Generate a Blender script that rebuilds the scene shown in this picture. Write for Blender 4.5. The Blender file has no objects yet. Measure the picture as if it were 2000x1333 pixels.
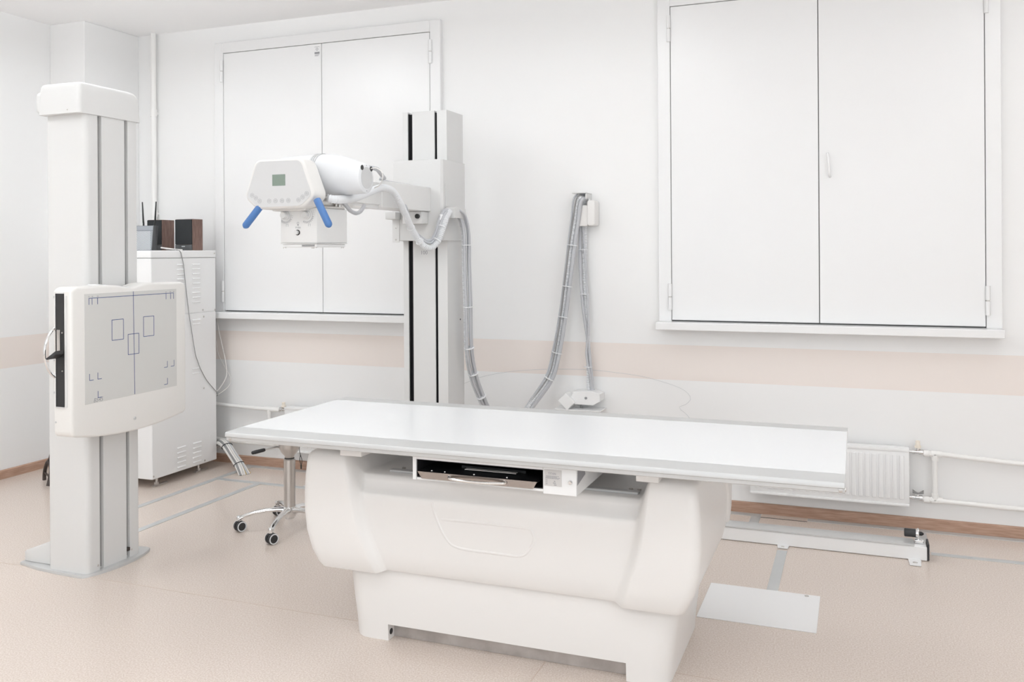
import bpy, bmesh, math, random
from mathutils import Vector, Matrix
random.seed(7)
R = math.radians
sc = bpy.context.scene
COL = sc.collection

# ------------------------------------------------------------------ materials
def mat(name, col, rough=0.5, metal=0.0, spec=0.5, coat=0.0):
    m = bpy.data.materials.new(name); m.use_nodes = True
    b = m.node_tree.nodes['Principled BSDF']
    b.inputs['Base Color'].default_value = (*col, 1)
    b.inputs['Roughness'].default_value = rough
    b.inputs['Metallic'].default_value = metal
    b.inputs['Specular IOR Level'].default_value = spec
    if coat:
        b.inputs['Coat Weight'].default_value = coat
        b.inputs['Coat Roughness'].default_value = 0.12
    return m

def noisy(m, scale, c1, c2, detail=2.0, lo=0.35, hi=0.65, stretch=None):
    """base colour varies between two paints with a fine noise"""
    nt = m.node_tree; b = nt.nodes['Principled BSDF']
    tc = nt.nodes.new('ShaderNodeTexCoord'); n = nt.nodes.new('ShaderNodeTexNoise')
    n.inputs['Scale'].default_value = scale; n.inputs['Detail'].default_value = detail
    src = tc.outputs['Object']
    if stretch:
        mp = nt.nodes.new('ShaderNodeMapping'); mp.inputs['Scale'].default_value = stretch
        nt.links.new(src, mp.inputs['Vector']); src = mp.outputs['Vector']
    nt.links.new(src, n.inputs['Vector'])
    r = nt.nodes.new('ShaderNodeValToRGB')
    r.color_ramp.elements[0].position = lo; r.color_ramp.elements[0].color = (*c1, 1)
    r.color_ramp.elements[1].position = hi; r.color_ramp.elements[1].color = (*c2, 1)
    nt.links.new(n.outputs['Fac'], r.inputs['Fac'])
    nt.links.new(r.outputs['Color'], b.inputs['Base Color'])
    return r

def bump(m, scale, strength=0.05, dist=0.01):
    nt = m.node_tree; b = nt.nodes['Principled BSDF']
    tc = nt.nodes.new('ShaderNodeTexCoord'); n = nt.nodes.new('ShaderNodeTexNoise')
    n.inputs['Scale'].default_value = scale
    nt.links.new(tc.outputs['Object'], n.inputs['Vector'])
    bp = nt.nodes.new('ShaderNodeBump'); bp.inputs['Strength'].default_value = strength
    bp.inputs['Distance'].default_value = dist
    nt.links.new(n.outputs['Fac'], bp.inputs['Height'])
    nt.links.new(bp.outputs['Normal'], b.inputs['Normal'])

M = {}
# wall paint with a wide blush band between 0.713 m and 0.914 m
BAND_LO, BAND_HI = 0.713, 0.914
def wall_mat():
    m = mat('wall_paint', (0.86, 0.86, 0.858), 0.55, spec=0.3)
    nt = m.node_tree; b = nt.nodes['Principled BSDF']
    geo = nt.nodes.new('ShaderNodeNewGeometry'); sx = nt.nodes.new('ShaderNodeSeparateXYZ')
    nt.links.new(geo.outputs['Position'], sx.inputs['Vector'])
    def step(op, v):
        n = nt.nodes.new('ShaderNodeMath'); n.operation = op; n.inputs[1].default_value = v
        nt.links.new(sx.outputs['Z'], n.inputs[0]); return n
    a = step('GREATER_THAN', BAND_LO); c = step('LESS_THAN', BAND_HI)
    mu = nt.nodes.new('ShaderNodeMath'); mu.operation = 'MULTIPLY'
    nt.links.new(a.outputs[0], mu.inputs[0]); nt.links.new(c.outputs[0], mu.inputs[1])
    mx = nt.nodes.new('ShaderNodeMix'); mx.data_type = 'RGBA'
    mx.inputs[6].default_value = (0.86, 0.86, 0.858, 1); mx.inputs[7].default_value = (0.83, 0.765, 0.725, 1)
    nt.links.new(mu.outputs[0], mx.inputs[0]); nt.links.new(mx.outputs[2], b.inputs['Base Color'])
    bump(m, 260, 0.04, 0.002)
    return m
M['wall'] = wall_mat()
M['ceiling'] = mat('ceiling_paint', (0.945, 0.945, 0.95), 0.7, spec=0.2)
M['floor'] = mat('vinyl_floor', (0.66, 0.54, 0.45), 0.24, spec=0.45)
noisy(M['floor'], 170, (0.595, 0.50, 0.435), (0.735, 0.66, 0.605), 4.0, 0.36, 0.66)
M['seam'] = mat('weld_seam', (0.56, 0.46, 0.39), 0.35)
M['wood'] = mat('brown_skirting', (0.42, 0.27, 0.2), 0.42)
noisy(M['wood'], 9, (0.36, 0.215, 0.15), (0.50, 0.335, 0.25), 6.0, 0.3, 0.7, (1.2, 1.2, 14))
M['gloss_white'] = mat('gloss_white_paint', (0.835, 0.837, 0.84), 0.26, spec=0.4)
M['gap'] = mat('shadow_gap', (0.18, 0.18, 0.18), 0.8)
M['pvc'] = mat('white_plastic_pipe', (0.87, 0.865, 0.85), 0.38)
M['cream'] = mat('cream_cap', (0.85, 0.78, 0.69), 0.45)
M['shell'] = mat('moulded_offwhite', (0.79, 0.775, 0.76), 0.34, spec=0.4)
M['machine_white'] = mat('machine_white', (0.72, 0.72, 0.715), 0.3, spec=0.4)
M['column_grey'] = mat('column_light_grey', (0.66, 0.66, 0.655), 0.34, spec=0.4)
M['console_shell'] = mat('console_offwhite', (0.71, 0.70, 0.685), 0.34, spec=0.4)
M['detector'] = mat('detector_offwhite', (0.785, 0.775, 0.755), 0.34, spec=0.4)
M['shell_cool'] = mat('painted_light_grey', (0.69, 0.69, 0.685), 0.34, spec=0.4)
M['panel'] = mat('pale_grey_film', (0.62, 0.62, 0.605), 0.42)
M['faceplate'] = mat('console_film', (0.595, 0.60, 0.605), 0.4)
M['tubew'] = mat('cool_white_enamel', (0.70, 0.715, 0.735), 0.28, spec=0.5)
M['topw'] = mat('white_laminate', (0.775, 0.79, 0.805), 0.22, spec=0.4)
M['alu'] = mat('brushed_aluminium', (0.60, 0.605, 0.605), 0.42, metal=0.4)
M['alu_flat'] = mat('aluminium_strip', (0.60, 0.615, 0.62), 0.42, metal=0.45)
M['plinth'] = mat('bare_metal', (0.50, 0.47, 0.45), 0.5, metal=0.5)
noisy(M['plinth'], 12, (0.42, 0.39, 0.37), (0.56, 0.53, 0.51), 5)
M['chrome'] = mat('chrome', (0.80, 0.80, 0.80), 0.12, metal=1.0)
M['steel'] = mat('brushed_steel', (0.58, 0.56, 0.54), 0.28, metal=1.0)
M['polish'] = mat('polished_lip', (0.40, 0.36, 0.335), 0.22, metal=1.0)
M['black'] = mat('black_plastic', (0.016, 0.016, 0.017), 0.4)
M['rubber'] = mat('dark_rubber', (0.035, 0.035, 0.037), 0.55)
M['track'] = mat('dark_track', (0.018, 0.018, 0.02), 0.3)
M['trackgrey'] = mat('grey_track', (0.33, 0.33, 0.325), 0.4)
M['hose'] = mat('grey_white_hose', (0.71, 0.725, 0.745), 0.42)
M['cable'] = mat('grey_cable', (0.50, 0.51, 0.535), 0.42)
M['cable_dark'] = mat('dark_cable', (0.27, 0.27, 0.27), 0.5)
M['tie'] = mat('nylon_tie', (0.85, 0.86, 0.87), 0.4)
M['yellow'] = mat('yellow_wire', (0.62, 0.42, 0.06), 0.5)
M['wire_white'] = mat('white_wire', (0.76, 0.74, 0.72), 0.5)
M['blue'] = mat('blue_grip', (0.06, 0.165, 0.40), 0.3, spec=0.5)
M['blueline'] = mat('blue_ink', (0.035, 0.07, 0.22), 0.5)
M['greyink'] = mat('grey_ink', (0.30, 0.30, 0.32), 0.6)
M['paleink'] = mat('pale_ink', (0.34, 0.345, 0.36), 0.6)
M['lcd'] = mat('lcd_screen', (0.20, 0.255, 0.215), 0.18)
M['capgrey'] = mat('grey_label', (0.54, 0.545, 0.55), 0.45)
M['platelabel'] = mat('metal_label', (0.60, 0.585, 0.575), 0.45)
M['walnut'] = mat('walnut_veneer', (0.16, 0.085, 0.065), 0.42)
noisy(M['walnut'], 14, (0.11, 0.055, 0.04), (0.21, 0.125, 0.10), 5, 0.3, 0.7, (8, 8, 1))
M['grille'] = mat('speaker_cloth', (0.018, 0.02, 0.022), 0.8)
M['badge'] = mat('dark_grey_plastic', (0.075, 0.077, 0.08), 0.35)
M['routerw'] = mat('router_grey', (0.33, 0.35, 0.38), 0.4)
M['darkfoot'] = mat('dark_brown_metal', (0.04, 0.028, 0.024), 0.4)
M['lamp'] = mat('lamp_diffuser', (0.9, 0.9, 0.9), 0.5)  # glowing panel of the added hanging lamps
_b = M['lamp'].node_tree.nodes['Principled BSDF']
_b.inputs['Emission Color'].default_value = (1, 0.985, 0.96, 1); _b.inputs['Emission Strength'].default_value = 6
M['glass'] = mat('window_glass', (1, 1, 1), 0.02)  # panes of the two added windows
M['glass'].node_tree.nodes['Principled BSDF'].inputs['Transmission Weight'].default_value = 1.0
M['glass'].node_tree.nodes['Principled BSDF'].inputs['IOR'].default_value = 1.1

# ------------------------------------------------------------------ mesh building
SPLIT = {'pipe_fitting', 'radiator_valve', 'tray_clip', 'wall_bracket', 'rail_wheel', 'screw', 'rail_stud', 'deck_bolt', 'rivet', 'rail_screw',
         'guide_rail', 'panel_screw', 'mounting_screw', 'cassette_clip', 'side_cover'}
class MB:
    def __init__(s): s.bm = bmesh.new()
    def box(s, a, b, bev=0.0, seg=2, rot=None, pivot=None):
        x0, y0, z0 = (min(a[i], b[i]) for i in range(3)); x1, y1, z1 = (max(a[i], b[i]) for i in range(3))
        t = bmesh.new()
        bmesh.ops.create_cube(t, size=1)
        for v in t.verts:
            v.co = Vector(((v.co.x+.5)*(x1-x0)+x0, (v.co.y+.5)*(y1-y0)+y0, (v.co.z+.5)*(z1-z0)+z0))
        if bev > 0:
            bmesh.ops.bevel(t, geom=list(t.edges), offset=bev, segments=seg, affect='EDGES', profile=0.5)
        if rot is not None:
            p = Vector(pivot) if pivot else Vector(((x0+x1)/2, (y0+y1)/2, (z0+z1)/2))
            for v in t.verts: v.co = rot @ (v.co - p) + p
        s.merge(t); return s
    def merge(s, t):
        me = bpy.data.meshes.new('t'); t.to_mesh(me); t.free(); s.bm.from_mesh(me); bpy.data.meshes.remove(me)
    def ring_loft(s, rings, close=True, cap0=True, cap1=True):
        vs = [[s.bm.verts.new(p) for p in r] for r in rings]
        n = len(vs[0])
        for a, b in zip(vs[:-1], vs[1:]):
            for i in range(n if close else n-1):
                j = (i+1) % n
                try: s.bm.faces.new((a[i], a[j], b[j], b[i]))
                except ValueError: pass
        if cap0: s.bm.faces.new(list(reversed(vs[0])))
        if cap1: s.bm.faces.new(vs[-1])
        return vs
    def tube(s, pts, r, seg=10, caps=True):
        """sweep a circle; r a number or one radius per point"""
        pts = [Vector(p) for p in pts]
        rs = r if isinstance(r, (list, tuple)) else [r]*len(pts)
        up = None; rings = []
        for i, p in enumerate(pts):
            t = (pts[min(i+1, len(pts)-1)] - pts[max(i-1, 0)])
            if t.length < 1e-9: t = Vector((0, 0, 1))
            t.normalize()
            if up is None:
                up = Vector((0, 0, 1)) if abs(t.z) < .9 else Vector((1, 0, 0))
            n = (up - t*up.dot(t))
            if n.length < 1e-6: n = t.orthogonal()
            n.normalize(); up = n; b = t.cross(n)
            rings.append([p + (n*math.cos(2*math.pi*k/seg) + b*math.sin(2*math.pi*k/seg))*rs[i] for k in range(seg)])
        s.ring_loft(rings, True, caps, caps); return s
    def cyl(s, p0, p1, r0, r1=None, seg=20):
        return s.tube([p0, p1], [r0, r0 if r1 is None else r1], seg)
    def lathe(s, c, axis, prof, seg=24):
        """prof: (distance along axis, radius)"""
        ax = Vector(axis).normalized()
        return s.tube([Vector(c)+ax*d for d, _ in prof], [max(r, 1e-4) for _, r in prof], seg)
    def prism(s, poly, axis, a, b, bev=0.0, seg=2, which=None):
        """poly: 2D outline; axis x -> (y,z), y -> (x,z), z -> (x,y)"""
        f = {'x': lambda p, h: (h, p[0], p[1]), 'y': lambda p, h: (p[0], h, p[1]), 'z': lambda p, h: (p[0], p[1], h)}[axis]
        t = bmesh.new()
        r0 = [t.verts.new(f(p, a)) for p in poly]; r1 = [t.verts.new(f(p, b)) for p in poly]
        n = len(poly)
        t.faces.new(r0); t.faces.new(list(reversed(r1)))
        for i in range(n): t.faces.new((r0[i], r1[i], r1[(i+1) % n], r0[(i+1) % n]))
        bmesh.ops.recalc_face_normals(t, faces=t.faces)
        if bev > 0:
            cap = {r0[i] for i in range(n)}, {r1[i] for i in range(n)}
            es = []
            for e in t.edges:
                in0 = all(v in cap[0] for v in e.verts); in1 = all(v in cap[1] for v in e.verts)
                if which == 'a' and in0 or which == 'b' and in1 or which is None and (in0 or in1): es.append(e)
            bmesh.ops.bevel(t, geom=es, offset=bev, segments=seg, affect='EDGES', profile=0.5)
        s.merge(t); return s
    def ball(s, c, r, sx=1, sy=1, sz=1, seg=16):
        t = bmesh.new(); bmesh.ops.create_uvsphere(t, u_segments=seg, v_segments=seg//2+2, radius=r)
        for v in t.verts: v.co = Vector((v.co.x*sx, v.co.y*sy, v.co.z*sz)) + Vector(c)
        s.merge(t); return s
    def annulus(s, c, axis, r, w, d, seg=28):
        """flat ring around axis"""
        ax = Vector(axis).normalized(); u = ax.orthogonal().normalized(); v = ax.cross(u); c = Vector(c)
        q = [(r-w, 0), (r, 0), (r, d), (r-w, d)]
        rings = [[c + (u*math.cos(2*math.pi*k/seg)+v*math.sin(2*math.pi*k/seg))*rr + ax*dd for rr, dd in q] for k in range(seg)]
        vs = [[s.bm.verts.new(p) for p in rg] for rg in rings]
        for k in range(seg):
            a, b = vs[k], vs[(k+1) % seg]
            for i in range(4): s.bm.faces.new((a[i], a[(i+1) % 4], b[(i+1) % 4], b[i]))
        return s
    def text(s, txt, size, mtx, extrude=0.0003, shear=0.0, align='CENTER'):
        cu = bpy.data.curves.new('t', 'FONT'); cu.body = txt; cu.size = size; cu.extrude = extrude
        cu.align_x = align; cu.align_y = 'CENTER'; cu.shear = shear; cu.resolution_u = 3
        o = bpy.data.objects.new('t', cu); COL.objects.link(o)
        dg = bpy.context.evaluated_depsgraph_get(); me = bpy.data.meshes.new_from_object(o.evaluated_get(dg))
        me.transform(mtx); s.bm.from_mesh(me)
        bpy.data.objects.remove(o); bpy.data.curves.remove(cu); bpy.data.meshes.remove(me); return s
    def islands(s):
        """loose shapes that do not touch each other, each as its own builder"""
        bm = s.bm; bm.verts.ensure_lookup_table(); seen = set(); isl = []
        for v in bm.verts:
            if v in seen: continue
            st_, comp = [v], []; seen.add(v)
            while st_:
                q = st_.pop(); comp.append(q)
                for e in q.link_edges:
                    w = e.other_vert(q)
                    if w not in seen: seen.add(w); st_.append(w)
            lo = [min(p.co[i] for p in comp)-.0012 for i in range(3)]; hi = [max(p.co[i] for p in comp)+.0012 for i in range(3)]
            isl.append((comp, lo, hi))
        groups = []
        for it in isl:
            new = [it]; rest = []
            for g in groups:
                if any(all(a[1][i] <= b[2][i] and b[1][i] <= a[2][i] for i in range(3)) for a in g for b in new): new += g
                else: rest.append(g)
            groups = rest+[new]
        out = []
        for g in groups:
            keep = {v for c in g for v in c[0]}; m = MB(); mp = {v: m.bm.verts.new(v.co) for v in keep}
            for f in bm.faces:
                if f.verts[0] in keep: m.bm.faces.new([mp[v] for v in f.verts])
            out.append(m)
        return out
    def obj(s, name, material, parent=None, base=None, angle=35, label=None):
        if name in SPLIT and parent:
            ms = s.islands()
            if len(ms) > 1:
                s.bm.free(); return [m.one(name, material, parent, base, angle, label) for m in ms][0]
        return s.one(name, material, parent, base, angle, label)
    def one(s, name, material, parent=None, base=None, angle=35, label=None):
        bm = s.bm
        bmesh.ops.recalc_face_normals(bm, faces=bm.faces)
        org = parent['_org'] if parent else (base or (0, 0, 0))
        org = Vector(org)
        for v in bm.verts: v.co -= org
        for f in bm.faces: f.smooth = True
        lim = R(angle)
        for e in bm.edges:
            if len(e.link_faces) == 2: e.smooth = e.calc_face_angle(0) < lim
        me = bpy.data.meshes.new(name); bm.to_mesh(me); bm.free()
        me.materials.append(M[material] if isinstance(material, str) else material)
        o = bpy.data.objects.new(name, me); COL.objects.link(o)
        o['_org'] = tuple(org)
        if parent: o.parent = parent
        else: o.location = org
        if label: o['label'] = label
        return o

def thing(name, label, cat, base, group=None):
    o = bpy.data.objects.new(name, None); COL.objects.link(o); o.empty_display_size = .1
    o.location = base; o['_org'] = tuple(base); o['label'] = label; o['category'] = cat
    if group: o['group'] = group
    return o
def tag(o, label, cat, group=None):
    o['label'] = label; o['category'] = cat
    if group: o['group'] = group
    return o
def struct(o): o['kind'] = 'structure'; return o
def sempty(name, base):
    o = bpy.data.objects.new(name, None); COL.objects.link(o); o.location = base; o['_org'] = tuple(base)
    o['kind'] = 'structure'; return o

def smooth(pts, step=0.01):
    """Catmull-Rom through the points, resampled evenly"""
    P = [Vector(p) for p in pts]; P = [P[0]*2-P[1]] + P + [P[-1]*2-P[-2]]
    out = []
    for i in range(1, len(P)-2):
        n = 16
        for k in range(n):
            t = k/n
            out.append(0.5*((2*P[i]) + (-P[i-1]+P[i+1])*t + (2*P[i-1]-5*P[i]+4*P[i+1]-P[i+2])*t*t + (-P[i-1]+3*P[i]-3*P[i+1]+P[i+2])*t**3))
    out.append(P[-2])
    res = [out[0]]; acc = 0
    for a, b in zip(out[:-1], out[1:]):
        L = (b-a).length; d = step-acc
        while d <= L:
            res.append(a+(b-a)*(d/L)); d += step
        acc = L-(d-step)
    res.append(out[-1]); return res
def corrugated(mb, pts, r, pitch=0.010, depth=0.0026, seg=12):
    q = smooth(pts, pitch/4); rs = [r - depth*(0.5-0.5*math.cos(2*math.pi*i/4)) for i in range(len(q))]
    return mb.tube(q, rs, seg)
def offset_path(pts, off):
    """shift a path; off may vary from start to end: (d0, d1)"""
    n = len(pts); out = []
    for i, p in enumerate(pts):
        t = i/(n-1)
        o = Vector(off[0]).lerp(Vector(off[1]), t) if isinstance(off[0], (tuple, list)) else Vector(off)
        out.append(Vector(p)+o)
    return out
def rrect(x0, y0, x1, y1, r, n=5):
    """rounded rectangle outline; r one radius or four (x0y0, x1y0, x1y1, x0y1)"""
    rs = r if isinstance(r, (list, tuple)) else [r]*4
    out = []
    for (cx, cy, a0), q in zip([(x0, y0, 180), (x1, y0, 270), (x1, y1, 0), (x0, y1, 90)], rs):
        sx = cx + (q if cx == x0 else -q); sy = cy + (q if cy == y0 else -q)
        if q <= 0: out.append((cx, cy)); continue
        for k in range(n+1):
            a = R(a0+90*k/n); out.append((sx+q*math.cos(a), sy+q*math.sin(a)))
    return out
def bars(mb, segs, axis_pos, w=0.0016, t=0.0005):
    """straight ink strokes on a plane x = axis_pos, given as (y,z)-(y,z)"""
    for (a, b) in segs:
        d = Vector((b[0]-a[0], b[1]-a[1])); n = Vector((-d.y, d.x)).normalized()*(w/2)
        mb.prism([(a[0]+n.x, a[1]+n.y), (b[0]+n.x, b[1]+n.y), (b[0]-n.x, b[1]-n.y), (a[0]-n.x, a[1]-n.y)], 'x', axis_pos, axis_pos+t)

# ------------------------------------------------------------------ the room
XL, XR, YB, YF, H = -5.169, 2.7, 5.091, -2.3, 3.03
PX, PY = -4.858, 4.60           # boxed-in pillar in the corner
T = 0.12
struct(MB().box((XL-T, YF-T, -0.1), (XR+T, YB+T, 0)).obj('floor', 'floor'))
struct(MB().box((XL-T, YF-T, H), (XR+T, YB+T, H+.1)).obj('ceiling', 'ceiling'))
struct(MB().box((XL-T, YB, 0), (XR+T, YB+T, H)).obj('wall_back', 'wall'))
struct(MB().box((XL-T, YF, 0), (XL, YB, H)).obj('wall_left', 'wall'))
VY0, VY1, VZ0, VZ1 = -1.9, 1.3, 0.95, 2.6      # unseen window opening added in the right wall to light the room
mb = MB()
mb.box((XR, YF, 0), (XR+T, VY0, H)); mb.box((XR, VY1, 0), (XR+T, YB, H)); mb.box((XR, VY0, 0), (XR+T, VY1, VZ0)); mb.box((XR, VY0, VZ1), (XR+T, VY1, H))
struct(mb.obj('wall_right', 'wall'))
w4 = sempty('window_4', (XR+.06, (VY0+VY1)/2, VZ0)); mb = MB()  # unseen side window, added as a light source
for y in (VY0+.03, (VY0+VY1)/2, VY1-.03): mb.box((XR+.03, y-.03, VZ0), (XR+.09, y+.03, VZ1))
mb.box((XR+.03, VY0, VZ0), (XR+.09, VY1, VZ0+.06)); mb.box((XR+.03, VY0, VZ1-.06), (XR+.09, VY1, VZ1))
mb.obj('window_frame', 'gloss_white', w4)
MB().box((XR+.058, VY0, VZ0), (XR+.064, VY1, VZ1)).obj('window_pane', 'glass', w4)
struct(MB().box((XL, PY, 0), (PX, YB, H), 0.004, 1).obj('wall_left', 'wall'))
# wall behind the camera; its wide window is added to light the room
WX0, WX1, WZ0, WZ1 = -3.6, 1.4, 0.8, 2.6
mb = MB()
mb.box((XL-T, YF-T, 0), (WX0, YF, H)); mb.box((WX1, YF-T, 0), (XR+T, YF, H))
mb.box((WX0, YF-T, 0), (WX1, YF, WZ0)); mb.box((WX0, YF-T, WZ1), (WX1, YF, H))
struct(mb.obj('wall_front', 'wall'))
w3 = sempty('window_3', ((WX0+WX1)/2, YF-.06, WZ0))  # unseen rear window, added as a broad light source
mb = MB()
for x in (WX0+.03, (WX0+WX1)/2, WX1-.03): mb.box((x-.03, YF-.09, WZ0), (x+.03, YF-.03, WZ1))
mb.box((WX0, YF-.09, WZ0), (WX1, YF-.03, WZ0+.06)); mb.box((WX0, YF-.09, WZ1-.06), (WX1, YF-.03, WZ1))
mb.obj('window_frame', 'gloss_white', w3)
MB().box((WX0, YF-.064, WZ0), (WX1, YF-.058, WZ1)).obj('window_pane', 'glass', w3)

# skirting boards
def skirting(name, poly, axis, a, b): struct(MB().prism(poly, axis, a, b).obj(name, 'wood'))
SH = 0.058
skirting('baseboard_back', [(YB, 0), (YB-.012, 0), (YB-.012, SH-.006), (YB-.006, SH), (YB, SH)], 'x', PX, XR)
skirting('baseboard_left', [(XL, 0), (XL+.012, 0), (XL+.012, SH-.006), (XL+.006, SH), (XL, SH)], 'y', YF, PY)
skirting('baseboard_left', [(PX, 0), (PX+.012, 0), (PX+.012, SH-.006), (PX+.006, SH), (PX, SH)], 'y', PY, YB-.012)
# welded seams of the vinyl sheets
for n, (a, b) in enumerate([((XL+.02, 3.062), (XR, 3.066)), ((XL+.02, 1.06), (XR, 1.064)), ((-1.037, YF), (-1.033, 3.062))]):
    struct(MB().box((*a, -0.001), (*b, 0.0006)).obj(f'trim_{n+1}', 'seam'))

# ------------------------------------------------------------------ shuttered windows
def shutters(num, xc, sx0, sx1, handle):
    W = 0.795; z0, z1 = 1.055, 2.837; fw = 0.072
    root = sempty(f'window_{num}', (xc, YB-.02, z0))
    yf = YB-.035
    mb = MB()
    mb.box((xc-W-fw, yf, z0-.006), (xc-W, YB, z1+fw), .003, 1)
    mb.box((xc+W, yf, z0-.006), (xc+W+fw, YB, z1+fw), .003, 1)
    mb.box((xc-W, yf, z1), (xc+W, YB, z1+fw), .003, 1)
    mb.obj('window_frame', 'gloss_white', root)
    MB().box((xc-W, YB-.012, z0-.004), (xc+W, YB, z1)).obj('rebate', 'gap', root)
    g = 0.0035
    leaves = []
    for s in (-1, 1):
        xa, xb = (xc-W+g, xc-g*.6) if s < 0 else (xc+g*.6, xc+W-g)
        lf = MB().box((xa, yf+.002, z0+g), (xb, YB-.012, z1-g), .002, 1).obj('shutter_leaf', 'gloss_white', root)
        leaves.append(lf)
        for zc in (1.19, 2.71):
            hx = xc+s*(W+.006); hb = MB()
            hb.cyl((hx, yf-.006, zc-.074), (hx, yf-.006, zc-.003), .0115, seg=12)
            hb.cyl((hx, yf-.006, zc+.003), (hx, yf-.006, zc+.074), .0115, seg=12)
            hg = hb.obj('hinge', 'gloss_white', lf)
    for lf, s in zip(leaves, (-1, 1)):
        for zc in (1.19, 2.71):
            hx = xc+s*(W+.006)
            MB().cyl((hx, yf-.006, zc-.004), (hx, yf-.006, zc+.004), .0085, seg=10).obj('hinge_pin', 'steel', lf)
    if handle:
        pts = [(xc+.045, yf+.003, 1.965), (xc+.047, yf-.018, 1.955), (xc+.052, yf-.026, 1.90), (xc+.055, yf-.018, 1.85), (xc+.057, yf+.003, 1.84)]
        MB().tube(smooth(pts, .006), .0065, 8).obj('pull_handle', 'gloss_white', leaves[1])
    if not handle:   # small sticker with a camera pictogram
        lf = leaves[0]; x0, zt = xc-.052, 2.825
        st = MB()
        y = yf+.0015
        st.box((x0, y-.0004, zt-.058), (x0+.038, y, zt-.0445)); st.box((x0, y-.0004, zt-.012), (x0+.038, y, zt-.010))
        st.annulus((x0+.019, y, zt-.026), (0, -1, 0), .009, .003, .0004, 16)
        for k in range(3): st.box((x0+.001, y-.0004, zt-.064-k*.004), (x0+.037-k*.004, y, zt-.0625-k*.004))
        st.obj('warning_sticker', 'greyink', lf)
    prof = [(YB, 1.008), (YB-.122, 1.008), (YB-.125, 1.011), (YB-.125, 1.046), (YB-.121, 1.050), (YB, 1.0505)]
    MB().prism(prof, 'x', sx0, sx1, .002, 1).obj('window_sill', 'gloss_white', root)
shutters(1, -3.288, -4.22, -2.385, False)
shutters(2, -0.187, -1.055, 0.678, True)

# ------------------------------------------------------------------ heating
def pipe(name, pts, r, parent, m='pvc', step=None): return MB().tube(pts if step is None else smooth(pts, step), r, 12).obj(name, m, parent)
v = MB().tube([(-4.69, 5.055, 0), (-4.69, 5.055, 1.70), (-4.69, 5.055, H)], .019, 14)
for z in (0.4, 1.74, 2.46): v.lathe((-4.69, 5.055, z-.025), (0, 0, 1), [(0, .024), (.05, .024)], 14); v.box((-4.70, 5.06, z-.008), (-4.68, YB, z+.008))
tag(v.obj('heating_riser', 'pvc', base=(-4.69, 5.055, 0)), 'tall white vertical pipe in the corner beside the tall white cabinet', 'pipe')

def radiator(x0, x1, label, valve_side):
    z0, z1 = 0.133, 0.43; yf, yb = 4.985, 5.06
    root = thing('panel_radiator', label, 'radiator', ((x0+x1)/2, 5.03, z0))
    t = MB(); fr = yf
    t.box((x0, fr+.006, z0), (x1, fr+.02, z1), .005)
    n = int(round((x1-x0-.04)/.0333)); p = (x1-x0-.04)/n
    for k in range(n):                      # raised flutes between grooves
        xc = x0+.02+p*(k+.5)
        t.prism(rrect(xc-p*.36, z0+.035, xc+p*.36, z1-.035, .006, 3), 'y', fr, fr+.010, .004, 2, 'a')
    t.box((x0, fr+.002, z1-.018), (x1, fr+.012, z1), .004); t.box((x0, fr+.002, z0), (x1, fr+.012, z0+.014), .004)
    t.obj('front_panel', 'gloss_white', root)
    MB().box((x0, fr+.0205, z1-.012), (x1, yb, z1+.001), .003).obj('top_grille', 'gloss_white', root)
    b = MB(); b.box((x0, fr+.0205, z0), (x0+.004, yb, z1-.0125)); b.box((x1-.004, fr+.0205, z0), (x1, yb, z1-.0125)); b.box((x0+.006, yb-.014, z0+.002), (x1-.006, yb, z1-.0145))
    b.obj('side_cover', 'gloss_white', root)
    k = MB()
    for xx in (x0+.12, x1-.12): k.box((xx-.015, yb-.001, z0+.03), (xx+.015, YB+.001, z1-.05))
    k.obj('wall_bracket', 'gloss_white', root)
    return root
rr = radiator(-0.548, 0.245, 'fluted white radiator with chrome valves in view under the shutter with a handle', 1)
# valves on its right side
vt = MB(); y = 5.045
vt.lathe((.246, y, .407), (1, 0, 0), [(0, .008), (.012, .008), (.013, .0135), (.026, .0135), (.027, .010), (.045, .010), (.046, .015), (.066, .015)], 12)
vt.cyl((.288, y, .407), (.288, y, .432), .009, seg=12)
vtop = vt.obj('radiator_valve', 'chrome', rr)
MB().lathe((.288, y, .428), (0, 0, 1), [(0, .0155), (.012, .0155), (.013, .012), (.035, .011), (.037, .009)], 16).obj('valve_cap', 'cream', vtop)
vb = MB(); vb.lathe((.246, y, .172), (1, 0, 0), [(0, .008), (.012, .008), (.013, .0135), (.028, .0135), (.03, .0105), (.045, .0105), (.046, .014), (.062, .014)], 12)
vb.cyl((.288, y, .172), (.288, y, .200), .005, seg=10)
vbot = vb.obj('radiator_valve', 'chrome', rr)
MB().prism([(.262, .212), (.284, .198), (.292, .198), (.314, .212), (.314, .192), (.292, .190), (.284, .190), (.262, .192)], 'y', y-.006, y+.006, .002, 1).obj('butterfly_tap', 'cable_dark', vbot)
pp = thing('heating_pipe', 'white pipes joined by a short vertical link beside the black butterfly tap', 'pipe', (.37, 5.045, .155))
pipe('upper_pipe', [(.313, y, .402), (.40, y, .402), (.44, y+.005, .399), (.60, y+.008, .389), (.80, y+.008, .381), (1.4, y+.008, .381), (2.68, y+.008, .38)], .0125, pp, step=.03)
pipe('lower_pipe', [(.309, y, .168), (.40, y, .164), (.44, y+.005, .162), (.60, y+.008, .158), (.80, y+.008, .155), (1.4, y+.008, .155), (2.68, y+.008, .155)], .0125, pp, step=.03)
pipe('link_pipe', [(.367, y, .168), (.367, y, .400)], .0125, pp)
f = MB()
for z, s in ((.402, -1), (.165, 1)):
    f.lathe((.315, y, z), (1, 0, 0), [(0, .0165), (.024, .0165), (.025, .013), (.032, .013), (.033, .017), (.085, .017)], 14)
    f.lathe((.367, y, z), (0, 0, s), [(0, .017), (.034, .017)], 14)
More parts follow.
